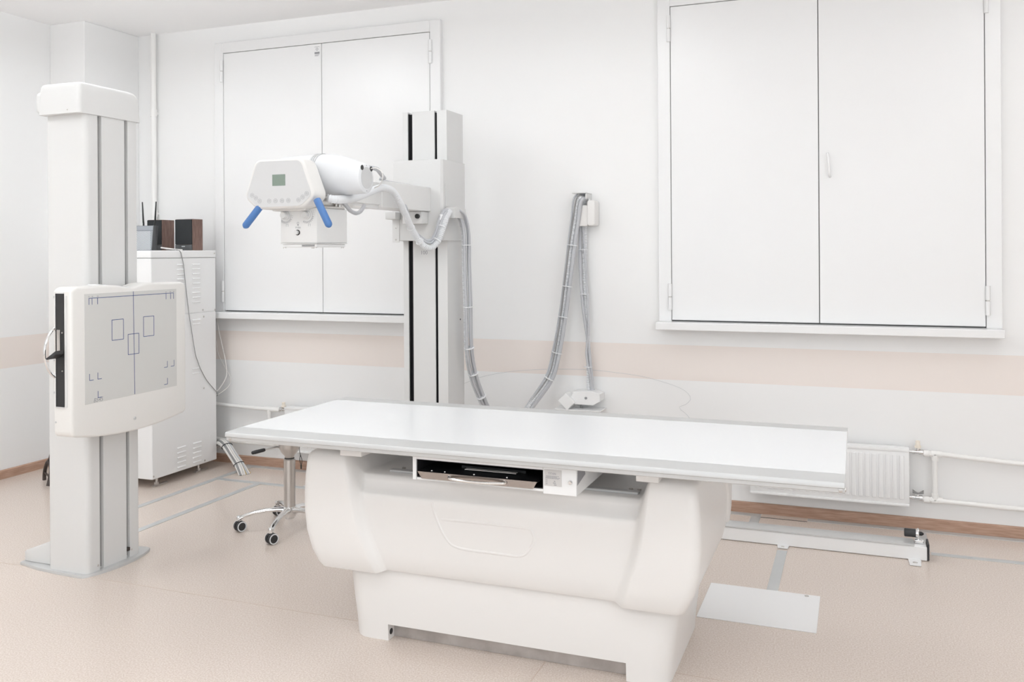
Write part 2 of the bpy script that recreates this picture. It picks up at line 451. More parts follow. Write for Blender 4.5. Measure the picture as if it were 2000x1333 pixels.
f.obj('pipe_fitting', 'pvc', pp)
rl = radiator(-3.548, -2.75, 'white radiator behind the swivel stool, mostly hidden by the table end', -1)
vl = MB(); vl.lathe((-3.549, 5.045, .402), (-1, 0, 0), [(0, .008), (.012, .008), (.013, .0135), (.03, .0135), (.032, .011), (.048, .011), (.05, .015), (.07, .015)], 12)
vl.lathe((-3.549, 5.045, .172), (-1, 0, 0), [(0, .008), (.012, .008), (.013, .0135), (.03, .0135), (.032, .011), (.06, .011)], 12)
vlo = vl.obj('radiator_valve', 'chrome', rl)
MB().lathe((-3.592, 5.045, .418), (0, 0, 1), [(0, .0155), (.012, .0155), (.013, .012), (.032, .011)], 16).obj('valve_cap', 'cream', vlo)
pl = thing('heating_pipe', 'white wall pipes coming from behind the tall cabinet above the tied cable bundle', 'pipe', (-3.9, 5.045, .14))
pipe('upper_pipe', [(-4.66, 5.05, .43), (-4.3, 5.05, .418), (-4.1, 5.05, .407), (-3.8, 5.045, .398), (-3.62, 5.045, .398)], .0125, pl, step=.03)
pipe('lower_pipe', [(-4.66, 5.05, .19), (-4.3, 5.05, .175), (-4.0, 5.05, .160), (-3.8, 5.045, .160), (-3.61, 5.045, .168)], .0125, pl, step=.03)
pipe('link_pipe', [(-3.707, 5.045, .165), (-3.707, 5.045, .397)], .0125, pl)
f = MB(); f.lathe((-3.745, 5.045, .398), (1, 0, 0), [(0, .017), (.085, .017), (.086, .0165), (.12, .0165)], 14); f.lathe((-3.707, 5.045, .398), (0, 0, -1), [(0, .017), (.034, .017)], 14)
f.lathe((-3.745, 5.045, .163), (1, 0, 0), [(0, .017), (.085, .017)], 14); f.lathe((-3.707, 5.045, .163), (0, 0, 1), [(0, .017), (.034, .017)], 14)
f.obj('pipe_fitting', 'pvc', pl)

# ------------------------------------------------------------------ floor trunking covers and hatch
def strip(x0, y0, x1, y1, label, z=0.002):
    o = MB().box((x0, y0, 0), (x1, y1, z), .0008, 1).obj('trunking_cover', 'alu_flat', base=((x0+x1)/2, (y0+y1)/2, 0))
    return tag(o, label, 'floor strip')
strip(-3.90, 5.018, -.495, 5.068, 'aluminium floor strip along the skirting board behind the stool and table')
strip(-.255, 5.022, XR-.02, 5.072, 'aluminium floor strip along the skirting board below the radiator with chrome valves')
strip(-3.831, 4.665, .317, 4.71, 'aluminium floor strip running under the floor rail towards the tall cabinet')
strip(.322, 4.665, XR-.02, 4.705, 'thin aluminium floor strip running on from the black end plate of the floor rail')
strip(-3.875, 3.62, -3.832, 5.017, 'long aluminium floor strip close beside the tall white cabinet')
strip(-3.545, 3.46, -3.502, 4.664, 'long aluminium floor strip between the chest stand and the stool')
strip(-3.22, 4.712, -3.175, 5.017, 'short aluminium floor strip behind the stool')
strip(-.545, 4.79, -.495, 5.017, 'short aluminium floor strip behind the floor rail at its middle')
strip(-.367, 3.945, -.32, 4.49, 'short aluminium floor strip joining the white floor plate to the floor rail')
strip(.27, 4.73, .322, 5.02, 'short aluminium floor strip behind the rubber bumper of the floor rail')
o = MB().box((-.495, 5.010, 0), (-.255, 5.016, .0012)).obj('floor_gap', 'black', base=(-.375, 5.013, 0))
tag(o, 'narrow dark open slot in the floor where the strip along the wall is missing', 'slot')
fp = thing('floor_plate', 'white rectangular steel plate lying flat on the floor beside the table pedestal', 'plate', (-.37, 3.75, 0))
MB().box((-.60, 3.563, 0), (-.15, 3.943, .004), .001, 1).obj('plate', 'gloss_white', fp)
MB().lathe((-.203, 3.925, .004), (0, 0, 1), [(0, .009), (.002, .008), (.003, .004)], 12).obj('screw', 'steel', fp)

# ------------------------------------------------------------------ floor rail of the tube stand
fr = thing('floor_rail', 'long low white rail on the floor behind the examination table', 'rail', (-1.3, 4.62, 0))
RX0, RX1, RY0, RY1, RZ = -3.05, .297, 4.56, 4.655, .072
MB().box((RX0, RY0, .002), (RX1, RY1, RZ-.006), .003, 1).obj('beam', 'gloss_white', fr)
t = MB(); t.prism([(RY0-.003, RZ-.006), (RY0-.003, RZ), (RY0+.008, RZ+.004), (RY1-.008, RZ+.004), (RY1, RZ), (RY1, RZ-.006)], 'x', RX0, RX1-.055)
t.obj('running_strip', 'alu', fr)
MB().box((RX1+.0005, RY0+.003, .004), (RX1+.010, RY1-.003, RZ+.008), .002, 1).obj('end_plate', 'rubber', fr)
bz = RZ+.038
sb = MB(); sb.box((.247, 4.60, RZ-.005), (.285, 4.64, RZ+.012), .002); sb.box((.258, 4.604, RZ+.01), (.266, 4.636, bz+.022), .002); sb.cyl((.252, 4.62, bz), (.262, 4.62, bz), .021, seg=20)
so = sb.obj('stop_bracket', 'chrome', fr)
MB().lathe((.202, 4.62, bz), (1, 0, 0), [(0, .016), (.003, .019), (.050, .019)], 20).obj('bumper', 'rubber', so)
MB().lathe((.2665, 4.62, bz), (1, 0, 0), [(0, .010), (.012, .009), (.020, .004)], 14).obj('bolt_cap', 'black', so)
def lug(xc):
    b = MB(); b.prism([(xc-.028, RY0+.001), (xc+.028, RY0+.001), (xc+.024, RY0-.085), (xc-.024, RY0-.085)], 'z', .0025, .006)
    lo = b.obj('fixing_lug', 'gloss_white', fr)
    q = MB(); q.lathe((xc, RY0-.05, .006), (0, 0, 1), [(0, .011), (.002, .010), (.0035, .005)], 12); q.obj('screw', 'steel', lo)
lug(.243)
b = MB(); b.prism([(-.372, RY0+.001), (-.316, RY0+.001), (-.320, RY0-.045), (-.367, RY0-.045)], 'z', .0025, .006); lo = b.obj('fixing_lug', 'gloss_white', fr)
MB().lathe((-.344, RY0-.025, .006), (0, 0, 1), [(0, .008), (.002, .007)], 12).obj('screw', 'steel', lo)
lug(-1.5); lug(-2.8)

# ------------------------------------------------------------------ x-ray tube stand
CX0, CX1, CY0, CY1 = -2.402, -2.127, 4.52, 4.738
st = thing('xray_tube_stand', 'tall light grey column carrying an x-ray tube on an arm over the table', 'x-ray machine', (-2.265, 4.62, 0))
s1, s2, gd = (-2.370, -2.341), (-2.203, -2.187), .03
plan = [(CX0, CY0), (s1[0], CY0), (s1[0], CY0+gd), (s1[1], CY0+gd), (s1[1], CY0), (s2[0], CY0), (s2[0], CY0+gd), (s2[1], CY0+gd), (s2[1], CY0),
        (CX1, CY0), (CX1, CY1), (CX0, CY1)]
col = MB().prism(plan, 'z', .19, 2.245).obj('column', 'column_grey', st)
for a, b in (s1, s2):
    MB().box((a, CY0+gd-.004, .2), (b, CY0+gd+.001, 2.235)).obj('guide_track', 'track', col)
    MB().box((a+.001, CY0+.006, .2), (a+.0035, CY0+gd-.005, 2.235)).obj('track_liner', 'track', col)
MB().cyl((CX1-.002, 4.687, 1.064), (CX1+.0012, 4.687, 1.064), .005, seg=10).obj('screw_hole', 'black', col)
t = MB(); t.text('100', .030, Matrix.Translation((-2.272, CY0-.0002, 1.448)) @ Matrix.Rotation(R(90), 4, 'X')); t.obj('height_mark', 'greyink', col)
cb = MB(); cb.box((CX0-.06, RY0-.03, .088), (CX1+.06, CY1+.02, .19), .008)
cb.obj('rail_carriage', 'column_grey', st)
w = MB()
for xx in (CX0-.03, CX1+.03): w.cyl((xx, RY0+.02, .0835), (xx, RY1-.02, .0835), .0075, seg=14)
w.obj('rail_wheel', 'steel', st)
# carriage that slides on the column
KX0, KX1, KY0, KY1, KZ0, KZ1 = -2.422, -2.118, 4.44, 4.742, 1.515, 1.963
kar = MB()
kar.prism([(KX0, CY0-.002), (KX0, KY0+.004), (KX0+.004, KY0), (KX1-.012, KY0), (KX1, KY0+.012), (KX1, KY1), (CX1+.0015, KY1), (CX1+.0015, CY0-.002)], 'z', KZ0, KZ1, .002, 1)
kar.box((KX0, CY0-.001, KZ0+.01), (CX0-.0015, KY1-.02, KZ1-.01), .002, 1)
kar = kar.obj('carriage', 'column_grey', st)
fl = MB(); fl.box((KX0-.004, KY0-.005, 1.507), (KX0+.038, KY0-.0005, 1.688), .001, 1); flo = fl.obj('fixing_strip', 'machine_white', kar)
b = MB()
for z, q in ((1.668, .008), (1.646, .005), (1.588, .004), (1.522, .005)): b.lathe((KX0+.018, KY0-.005, z), (0, -1, 0), [(0, q), (.002, q), (.003, q*.5)], 12)
b.obj('screw', 'steel', kar)
kb = MB().box((-2.322, 4.36, 1.607), (-2.205, KY0-.0005, 1.674), .003).obj('lock_block', 'machine_white', kar)
MB().lathe((-2.228, 4.36, 1.647), (0, -1, 0), [(0, .013), (.012, .013), (.014, .010)], 16).obj('lock_knob', 'black', kar)
MB().box((-2.437, 4.375, 1.634), (-2.374, KY0-.0055, 1.674), .002).obj('limit_switch_box', 'column_grey', kar)
MB().prism([(4.475, 1.83), (4.475, 1.70), (4.60, 1.70), (4.60, 1.735), (4.53, 1.83)], 'x', KX1+.0005, KX1+.003).obj('hose_bracket_plate', 'column_grey', kar)
# arm
ax0, ax1 = -2.335, -2.190
arm = MB().box((ax0, 3.90, 1.675), (ax1, KY0+.001, 1.808), .003, 1).obj('arm', 'machine_white', st)
MB().box((ax0+.012, 3.43, 1.686), (ax1-.012, 3.905, 1.798), .003, 1).obj('inner_arm', 'machine_white', arm)
MB().prism([(3.60, 1.686), (3.905, 1.686), (3.905, 1.668), (3.68, 1.672)], 'x', ax0+.02, ax1-.02).obj('arm_gusset', 'machine_white', arm)
# tube head: yoke, tube housing, console, collimator
TY, TXc = 3.20, -2.118
yk = MB(); yk.box((-2.30, 3.36, 1.66), (-2.12, 3.44, 1.82), .012); yk.box((-2.19, 3.27, 1.668), (-2.045, 3.40, 1.69), .004)
yk.obj('tube_yoke', 'machine_white', st)
prof = [(-.245, .050, 1.757), (-.243, .060, 1.757), (-.225, .066, 1.758), (-.18, .078, 1.766), (-.13, .086, 1.773), (-.02, .087, 1.775), (.03, .087, 1.775), (.09, .0865, 1.775), (.13, .083, 1.772),
        (.19, .073, 1.763), (.235, .0635, 1.755), (.247, .0595, 1.754), (.250, .055, 1.754)]
def tube_rings(pr, n=36): return [[(TXc+dx, TY+r*math.cos(2*math.pi*k/n), z+r*math.sin(2*math.pi*k/n)) for k in range(n)] for dx, r, z in pr]
tb = MB(); tb.ring_loft(tube_rings(prof)); tube = tb.obj('tube_housing', 'tubew', st)
ring = MB()
for k in range(3): ring.ring_loft(tube_rings([(.022+k*.010, .0865, 1.775), (.0225+k*.010, .0905, 1.775), (.0295+k*.010, .0905, 1.775), (.030+k*.010, .0865, 1.775)]))
ring.obj('clamp_ring', 'capgrey', tube)
MB().lathe((TXc+.2500, TY, 1.7565), (1, 0, 0), [(0, .0445), (.0012, .0445)], 36).obj('end_label', 'capgrey', tube)
for dy in (-.036, .036):
    MB().lathe((TXc+.2495, TY+dy, 1.7960), (1, 0, 0), [(0, .0105), (.0022, .0105)], 18).obj('cable_socket', 'black', tube)
b = MB()
for z in (1.807, 1.703): b.lathe((TXc+.2496, TY, z), (1, 0, 0), [(0, .0022), (.0015, .002)], 8)
b.obj('screw', 'greyink', tube)
# console
def poly_round(P, r, n=4):
    out = []
    m = len(P)
    for i in range(m):
        p, a, b = Vector(P[i]), Vector(P[i-1]), Vector(P[(i+1) % m])
        u, v = (a-p).normalized(), (b-p).normalized(); q = min(r, (a-p).length*.4, (b-p).length*.4)
        s, e = p+u*q, p+v*q
        for k in range(n+1):
            t = k/n; out.append(tuple((s*(1-t)+p*t)*(1-t)+(p*(1-t)+e*t)*t))
    return out
outer = [(-2.268, 1.829), (-2.043, 1.827), (-1.984, 1.676), (-2.040, 1.629), (-2.262, 1.627), (-2.322, 1.676)]
inner = [(-2.254, 1.820), (-2.052, 1.818), (-1.998, 1.680), (-2.049, 1.638), (-2.252, 1.636), (-2.308, 1.680)]
CYF = 3.0
con = MB(); con.prism(poly_round(outer, .028, 6), 'y', CYF, CYF+.098, .014, 4); 
con.box((-2.225, CYF+.055, 1.622), (-2.065, CYF+.10, 1.635), .003)
con = con.obj('control_console', 'console_shell', st)
MB().prism(poly_round(inner, .020, 5), 'y', CYF-.0012, CYF+.002).obj('console_faceplate', 'faceplate', con)
MB().box((-2.182, CYF-.0022, 1.720), (-2.121, CYF, 1.765)).obj('display', 'lcd', con)
for bx, bz_ in [(-2.280, 1.685), (-2.262, 1.674), (-2.244, 1.661), (-2.198, 1.660), (-2.168, 1.660), (-2.137, 1.660), (-2.107, 1.660), (-2.059, 1.661), (-2.040, 1.672), (-2.021, 1.685)]:
    q = MB(); q.annulus((bx, CYF-.0012, bz_), (0, -1, 0), .0092, .0011, .0005, 24)
    q.annulus((bx, CYF-.0012, bz_), (0, -1, 0), .0048, .0010, .0005, 12)
    q.box((bx-.0007, CYF-.0017, bz_-.002), (bx+.0007, CYF-.0012, bz_+.004))
    q.obj('button', 'paleink', con)
for (xa, za), (xb, zb) in [((-2.246, 1.648), (-2.318, 1.553)), ((-1.984, 1.660), (-1.911, 1.550))]:
    d = (Vector((xb, 0, zb))-Vector((xa, 0, za))); L = d.length; y = 2.985+.03
    a, bq = Vector((xa, y, za)), Vector((xb, y-.022, zb)); u = (bq-a).normalized(); L = (bq-a).length
    MB().tube([a+u*t for t in (0, .01, L-.014, L-.008, L-.003, L)], [.0145, .0148, .0148, .0125, .0075, .002], 20).obj('grip_handle', 'blue', con)
# collimator
QX0, QX1, QY0, QY1 = -2.204, -2.030, 3.083, 3.313
cl = MB(); cl.box((QX0, QY0, 1.492), (QX1, QY1, 1.634), .003)
cl.box((QX0-.001, QY0-.001, 1.488), (QX1+.001, QY1+.001, 1.4915), .001, 1)
cl = cl.obj('collimator', 'machine_white', st)
MB().box((QX0+.006, QY0+.004, 1.474), (QX1-.006, QY1-.006, 1.4875), .002, 1).obj('filter_rail', 'machine_white', cl)
fm = MB()
for xx in (QX0+.01, QX1-.016): fm.cyl((xx, QY0+.012, 1.470), (xx, QY0+.012, 1.478), .006, seg=12); fm.cyl((xx, QY1-.014, 1.470), (xx, QY1-.014, 1.478), .006, seg=12)
fm.obj('rail_stud', 'steel', cl)
ln = MB(); ln.box((QX0+.10, QY0+.0028, 1.477), (QX1-.014, QY0+.0042, 1.484)); ln.obj('filter_slot', 'cable_dark', cl)
for xx, ww in ((-2.180, .019), (-2.078, .0185)):
    kn = MB().lathe((xx, QY0, 1.605), (0, -1, 0), [(0, ww), (.004, ww), (.005, ww*.78), (.020, ww*.70), (.022, ww*.62)], 24).obj('dial_knob', 'column_grey', cl)
for xx, s in ((-2.180, 1), (-2.078, -1)):
    sc_ = MB()
    for rad in (.027, .034):
        for k in range(24):
            if rad == .034 and k % 2: continue
            a = R(-150+k*150/23 + (30 if s < 0 else 0)); a2 = a+R(5)
            c = lambda q, rr: (xx+rr*math.cos(q), 1.605+rr*math.sin(q))
            if c(a, rad+.002)[1] > 1.628 or c(a, rad)[0] < QX0+.004: continue
            sc_.prism([c(a, rad-.0007), c(a, rad+.0007), c(a2, rad+.0007), c(a2, rad-.0007)], 'y', QY0-.0006, QY0+.001)
    for k in range(9):
        a = R(-140+k*13+(20 if s < 0 else 0)); c0 = (xx+.0305*math.cos(a), 1.605+.0305*math.sin(a))
        if c0[1] < 1.627 and c0[0] > QX0+.005:
            sc_.box((c0[0]-.0016, QY0-.0006, c0[1]-.0022), (c0[0]+.0012, QY0+.001, c0[1]+.0020))
    sc_.obj('dial_scale', 'paleink', cl)
for xx in (-2.172, -2.066):
    q = MB(); q.box((xx-.005, QY0-.0006, 1.559), (xx-.004, QY0+.001, 1.569)); q.box((xx+.004, QY0-.0006, 1.559), (xx+.005, QY0+.001, 1.569)); q.box((xx-.004, QY0-.0006, 1.568), (xx+.004, QY0+.001, 1.569))
    q.obj('field_symbol', 'paleink', cl)
q = MB(); q.annulus((-2.120, QY0, 1.572), (0, -1, 0), .0052, .0011, .0006, 14); q.box((-2.123, QY0-.0006, 1.562), (-2.117, QY0+.001, 1.567)); q.obj('lamp_symbol', 'paleink', cl)
q = MB(); q.text('PUSH', .0105, Matrix.Translation((-2.120, QY0-.0003, 1.5535)) @ Matrix.Rotation(R(90), 4, 'X')); q.obj('printed_text', 'paleink', cl)
MB().lathe((-2.122, QY0-.0001, 1.534), (0, -1, 0), [(0, .0115), (.0012, .0115)], 20).obj('button_bezel', 'black', cl)
MB().lathe((-2.1235, QY0-.0014, 1.5345), (0, -1, 0), [(0, .0085), (.010, .0085), (.012, .007)], 20).obj('push_button', 'column_grey', cl)
mp = MB(); mp.box((QX0+.02, QY0+.02, 1.6345), (QX1-.005, QY1-.01, 1.645), .002); mp.box((QX0+.04, QY0+.06, 1.645), (QX1-.03, QY1-.04, 1.70), .004)
mp.cyl((QX1-.02, QY1-.03, 1.645), (QX1-.02, QY1-.03, 1.662), .010, seg=12); mp.obj('mounting_plate', 'steel', cl)
# hose guide cover on the right of the carriage
hc = MB(); hc.prism([(4.46, 1.640), (4.46, 1.690), (4.49, 1.703), (4.60, 1.692), (4.63, 1.635)], 'x', KX1+.062, KX1+.066)
hc.box((KX1+.0035, 4.462, 1.638), (KX1+.062, 4.466, 1.69)); hc.prism([(4.46, 1.690), (4.49, 1.703), (4.60, 1.692), (4.60, 1.689), (4.49, 1.700), (4.46, 1.687)], 'x', KX1+.0035, KX1+.062)
hc.obj('hose_cover', 'column_grey', kar)

# ------------------------------------------------------------------ hoses
H1 = [(-1.99, 3.10, 1.671), (-1.966, 3.13, 1.667), (-1.992, 3.3, 1.682), (-2.045, 3.52, 1.721), (-2.109, 3.75, 1.759), (-2.150, 3.93, 1.757), (-2.150, 4.0, 1.712), (-2.165, 4.1, 1.644), (-2.182, 4.2, 1.575), (-2.172, 4.28, 1.503), (-2.145, 4.335, 1.473), (-2.115, 4.375, 1.509), (-2.095, 4.40, 1.584), (-2.084, 4.42, 1.64), (-2.085, 4.455, 1.668), (-2.085, 4.50, 1.675)]
def part_empty(name, parent):
    o = bpy.data.objects.new(name, None); COL.objects.link(o); o.empty_display_size = .05; o.parent = parent; o['_org'] = parent['_org']; return o
hz = part_empty('tube_hose', st)
q = MB(); corrugated(q, H1, .0175); q.obj('corrugated_hose', 'hose', hz)
H2 = [(-2.170, 4.10, 1.69), (-2.196, 4.2, 1.622), (-2.206, 4.29, 1.556), (-2.190, 4.35, 1.521), (-2.160, 4.375, 1.515), (-2.135, 4.39, 1.557), (-2.116, 4.40, 1.627), (-2.100, 4.425, 1.676), (-2.100, 4.48, 1.684)]
MB().tube(smooth(H2, .01), .0105, 10).obj('smooth_cable', 'cable', hz)
MB().tube(smooth(offset_path(H2, (.012, -.006, -.012)), .01), .0075, 10).obj('smooth_cable', 'cable', hz)
def tie(parent, p, d, r, m='tie', wd=.004):
    d = Vector(d).normalized(); t = MB().tube([Vector(p)-d*wd, Vector(p)+d*wd], r, 14).obj('cable_tie', m, parent); return t
for i, rr_ in ((8, .0215), (9, .0225), (11, .023), (12, .022)):
    d = Vector(H1[i+1])-Vector(H1[i-1]); tie(hz, Vector(H1[i])+Vector((-.004, -.002, .006)), d, rr_, wd=.0022)
MB().tube([(-2.112, 4.403, 1.625), (-2.107, 4.410, 1.655)], .0125, 12).obj('printed_tag', 'tie', hz)
cc = part_empty('tube_cable', st)
MB().tube(smooth([(-1.960, 3.285, 1.800), (-1.935, 3.33, 1.812), (-1.935, 3.40, 1.812), (-1.975, 3.50, 1.806), (-2.04, 3.64, 1.802), (-2.11, 3.78, 1.808), (-2.18, 3.90, 1.822), (-2.25, 4.0, 1.819), (-2.30, 4.2, 1.819), (-2.31, 4.42, 1.819)], .012), .0100, 10).obj('power_cable', 'cable', cc)
MB().tube(smooth([(-1.868, 3.232, 1.797), (-1.845, 3.236, 1.799), (-1.822, 3.24, 1.785), (-1.815, 3.24, 1.765), (-1.826, 3.25, 1.745), (-1.856, 3.28, 1.730), (-1.90, 3.32, 1.724)], .01), .0022, 8).obj('thin_wire', 'wire_white', cc)
MB().tube(smooth([(-2.045, 3.30, 1.668), (-2.052, 3.345, 1.650), (-2.066, 3.40, 1.634), (-2.086, 3.48, 1.627), (-2.12, 3.58, 1.643), (-2.15, 3.66, 1.672)], .01), .009, 10).obj('looped_cable', 'cable', st)

D1 = [(-2.085, 4.53, 1.668), (-2.076, 4.575, 1.645), (-2.066, 4.598, 1.574), (-2.062, 4.6, 1.487), (-2.061, 4.6, 1.372), (-2.063, 4.62, 1.14), (-2.072, 4.65, .905), (-2.079, 4.72, .75), (-2.063, 4.8, .606), (-2.033, 4.88, .484), (-1.955, 4.93, .419), (-1.875, 4.95, .457), (-1.807, 4.97, .548), (-1.698, 4.98, .703), (-1.653, 4.99, .854), (-1.617, 5.0, 1.065), (-1.591, 5.0, 1.245), (-1.558, 5.0, 1.485), (-1.532, 5.0, 1.65), (-1.517, 4.99, 1.735), (-1.500, 4.99, 1.764), (-1.487, 5.01, 1.764)]
D2 = [(-1.487, 5.05, 1.60), (-1.489, 5.05, 1.364), (-1.481, 5.05, 1.124), (-1.471, 5.05, .884), (-1.466, 5.045, .6415)]
db = thing('hose_bundle', 'long drooping bundle of grey hose and cables from the column to the wall', 'hose', (-1.955, 4.93, .40))
q = MB(); corrugated(q, D1, .0145); q.obj('corrugated_hose', 'hose', db)
def shifted(P, offs): return [Vector(p)+Vector(o) for p, o in zip(P, offs)]
n = len(D1)
def offs(a, b, wob=0.0, ph=0.0):   # sideways offset: a before the sag, b after it
    out = []
    for i in range(n):
        t = min(max((i-7)/7, 0), 1); out.append(Vector(a).lerp(Vector(b), t) + Vector((wob*math.sin(i*.9+ph), 0, 0)))
    return out
MB().tube(smooth(shifted(D1, offs((.026, .010, .004), (.024, -.006, -.008))), .012), .0115, 10).obj('grey_cable', 'cable', db)
MB().tube(smooth(shifted(D1, offs((.012, -.020, .0), (.010, .014, .018))), .012), .0085, 10).obj('grey_cable', 'cable', db)
MB().tube(smooth(shifted(D1, offs((.034, -.008, .012), (-.016, -.004, .012), .004)), .012), .006, 8).obj('grey_cable', 'cable', db)
MB().tube(smooth(shifted(D1, offs((.020, .024, .016), (.0, -.019, .012), .003, 2)), .012), .0045, 8).obj('dark_cable', 'cable_dark', db)
for i in (3, 5, 6, 7, 8, 13, 14, 15, 16, 17):
    d = Vector(D1[min(i+1, n-1)])-Vector(D1[i-1])
    a = .5 if i < 9 else .3
    tie(db, Vector(D1[i])+Vector((.016*a*2, 0, .002)), d, .0305, wd=.0018)
q = MB(); corrugated(q, [(-1.487, 5.012, 1.76)]+[(-1.4865, 5.04, 1.73)]+D2, .0145); q.obj('corrugated_hose', 'hose', db)
MB().tube(smooth([Vector(p)+Vector((-.024, -.012, 0)) for p in D2[:2]] + [Vector((-1.497, 5.036, 1.124)), Vector((-1.462, 5.034, .884)), Vector((-1.440, 5.035, .635))], .012), .0095, 10).obj('grey_cable', 'cable', db)
MB().tube(smooth([(-1.492, 5.03, 1.60), (-1.470, 5.028, 1.25), (-1.462, 5.026, 1.0), (-1.474, 5.022, .85), (-1.452, 5.024, .72), (-1.448, 5.035, .635)], .012), .0065, 10).obj('grey_cable', 'cable', db)
for p in ((-1.497, 5.043, 1.46), (-1.488, 5.043, 1.20), (-1.468, 5.040, .775)): tie(db, p, (0, 0, 1), .0265, wd=.0018)
# wall bracket that holds the bundle
wb = thing('hose_wall_bracket', 'small pale wall bracket with a rounded cover holding the hose bundle', 'bracket', (-1.47, YB, 1.60))
MB().prism(rrect(-1.548, 1.598, -1.409, 1.748, .016), 'y', 5.068, YB).obj('backing', 'shell_cool', wb)
t = MB(); t.box((-1.540, 4.965, 1.786), (-1.455, YB, 1.792), .002, 1); t.box((-1.462, 4.975, 1.752), (-1.455, YB, 1.785), .002, 1); t.box((-1.452, 5.002, 1.735), (-1.443, 5.03, 1.757), .003)
t.obj('hook', 'shell_cool', wb)
t = MB(); t.prism(rrect(-1.455, 1.597, -1.409, 1.746, .014), 'y', 4.985, 5.067, .008, 3, 'a'); t.prism(rrect(-1.520, 1.597, -1.456, 1.72, .010), 'y', 5.0, 5.018, .004, 2, 'a')
t.obj('cover', 'shell', wb)
# junction box low on the wall
jb = thing('junction_box', 'small tilted white cable box behind the far table edge, below the hoses', 'box', (-1.48, 5.03, .53))
t = MB(); t.prism([(-1.545, .560), (-1.425, .560), (-1.385, .583), (-1.385, .625), (-1.43, .640), (-1.545, .634), (-1.56, .60)], 'y', 4.985, YB-.002, .002, 1); t.obj('box_body', 'gloss_white', jb)
t = MB(); t.box((-1.616, 4.955, .545), (-1.540, 5.05, .610), .002, 1, Matrix.Rotation(R(45), 3, 'Y')); t.obj('tilted_lid', 'gloss_white', jb)
MB().box((-1.655, 4.955, .528), (-1.375, YB-.001, .533), .001, 1).obj('shelf_plate', 'gloss_white', jb)
MB().cyl((-1.468, 4.9855, .600), (-1.468, 4.982, .600), .0075, seg=14).obj('screw_hole', 'greyink', jb)
b = MB(); b.cyl((-1.51, 5.03, .533), (-1.51, 5.03, .561), .006, seg=10); b.cyl((-1.578, 5.02, .533), (-1.578, 5.02, .55), .006, seg=10); b.obj('mounting_screw', 'cable_dark', jb)
wire = [(-2.282, 5.07, .633), (-2.161, 5.07, .68), (-2.009, 5.07, .715), (-1.842, 5.07, .737), (-1.664, 5.075, .748), (-1.474, 5.08, .752), (-1.32, 5.075, .744), (-1.168, 5.07, .73), (-1.05, 5.07, .706), (-.948, 5.07, .676), (-.896, 5.07, .646), (-.879, 5.07, .613), (-.905, 5.07, .582), (-.945, 5.07, .56), (-.897, 5.07, .519), (-.848, 5.07, .441), (-.82, 5.07, .30), (-.80, 5.05, .002)]
tag(MB().tube(smooth(wire, .02), .0009, 6).obj('thin_wire', 'cable', base=(-1.5, 5.07, .75)), 'hair-thin grey wire arching across the wall band behind the table', 'wire')

# ------------------------------------------------------------------ examination table
tb = thing('xray_table', 'large white x-ray examination table with a moulded pedestal', 'table', (-1.2, 3.24, 0))
TX0, TX1, TY0, TY1, TZ = -2.205, -.035, 2.73, 3.575, .785
MB().box((TX0, 2.827, .758), (TX1, 3.489, TZ), .0015, 1).obj('tabletop', 'topw', tb)
def rail(y_in, s, name='table_rail'):
    P = [(0, .785), (-.088, .7835), (-.0955, .782), (-.0975, .779), (-.0975, .7665), (-.095, .765), (-.091, .7645), (-.0885, .763), (-.0885, .752), (-.086, .7495), (0, .7495)]
    y0 = y_in
    r = MB().prism([(y0+s*a, z) for a, z in P], 'x', TX0, TX1, .0012, 1).obj(name, 'alu', tb)
    return r
r1 = rail(2.8265, 1); r2 = rail(3.4895, -1)
for xx, s in ((TX0-.0003, -1), (TX1+.0003, 1)):
    b = MB(); b.lathe((xx-s*.001, 2.755, .757), (s, 0, 0), [(0, .007), (.003, .006), (.004, .003)], 12); b.obj('end_screw', 'steel', r1)
b = MB()
for xx in (TX0+.018, TX1-.012): b.lathe((xx, 2.7385, .757), (0, -1, 0), [(0, .006), (.002, .006), (.003, .003)], 12)
b.obj('rail_screw', 'steel', r1)
# pedestal: moulded upper cover with two bulging end pods
XC, YC = -1.222, 3.24
rows = [(.268, .690, 2.925, .277, 2.945), (.262, .708, 2.906, .271, 2.930), (.280, .720, 2.896, .288, 2.921), (.33, .745, 2.887, .34, 2.917), (.40, .764, 2.881, .41, 2.914), (.476, .771, 2.878, .47, 2.9155),
        (.54, .771, 2.878, .525, 2.915), (.60, .768, 2.879, .546, 2.916), (.655, .762, 2.882, .556, 2.921), (.682, .757, 2.886, .564, 2.934), (.693, .750, 2.894, .595, 2.950), (.700, .738, 2.908, .611, 2.956), (.702, .715, 2.935, .617, 2.966)]
def xin(z, s):
    tabL = [(.26, -1.630), (.42, -1.70), (.558, -1.733), (.72, -1.768)]; tabR = [(.26, -.770), (.41, -.718), (.51, -.692), (.69, -.672), (.72, -.670)]
    tab = tabL if s < 0 else tabR
    for (za, xa), (zb, xb) in zip(tab[:-1], tab[1:]):
        if z <= zb: return xa+(xb-xa)*max(0, (z-za)/(zb-za))
    return tab[-1][1]
NM = 26
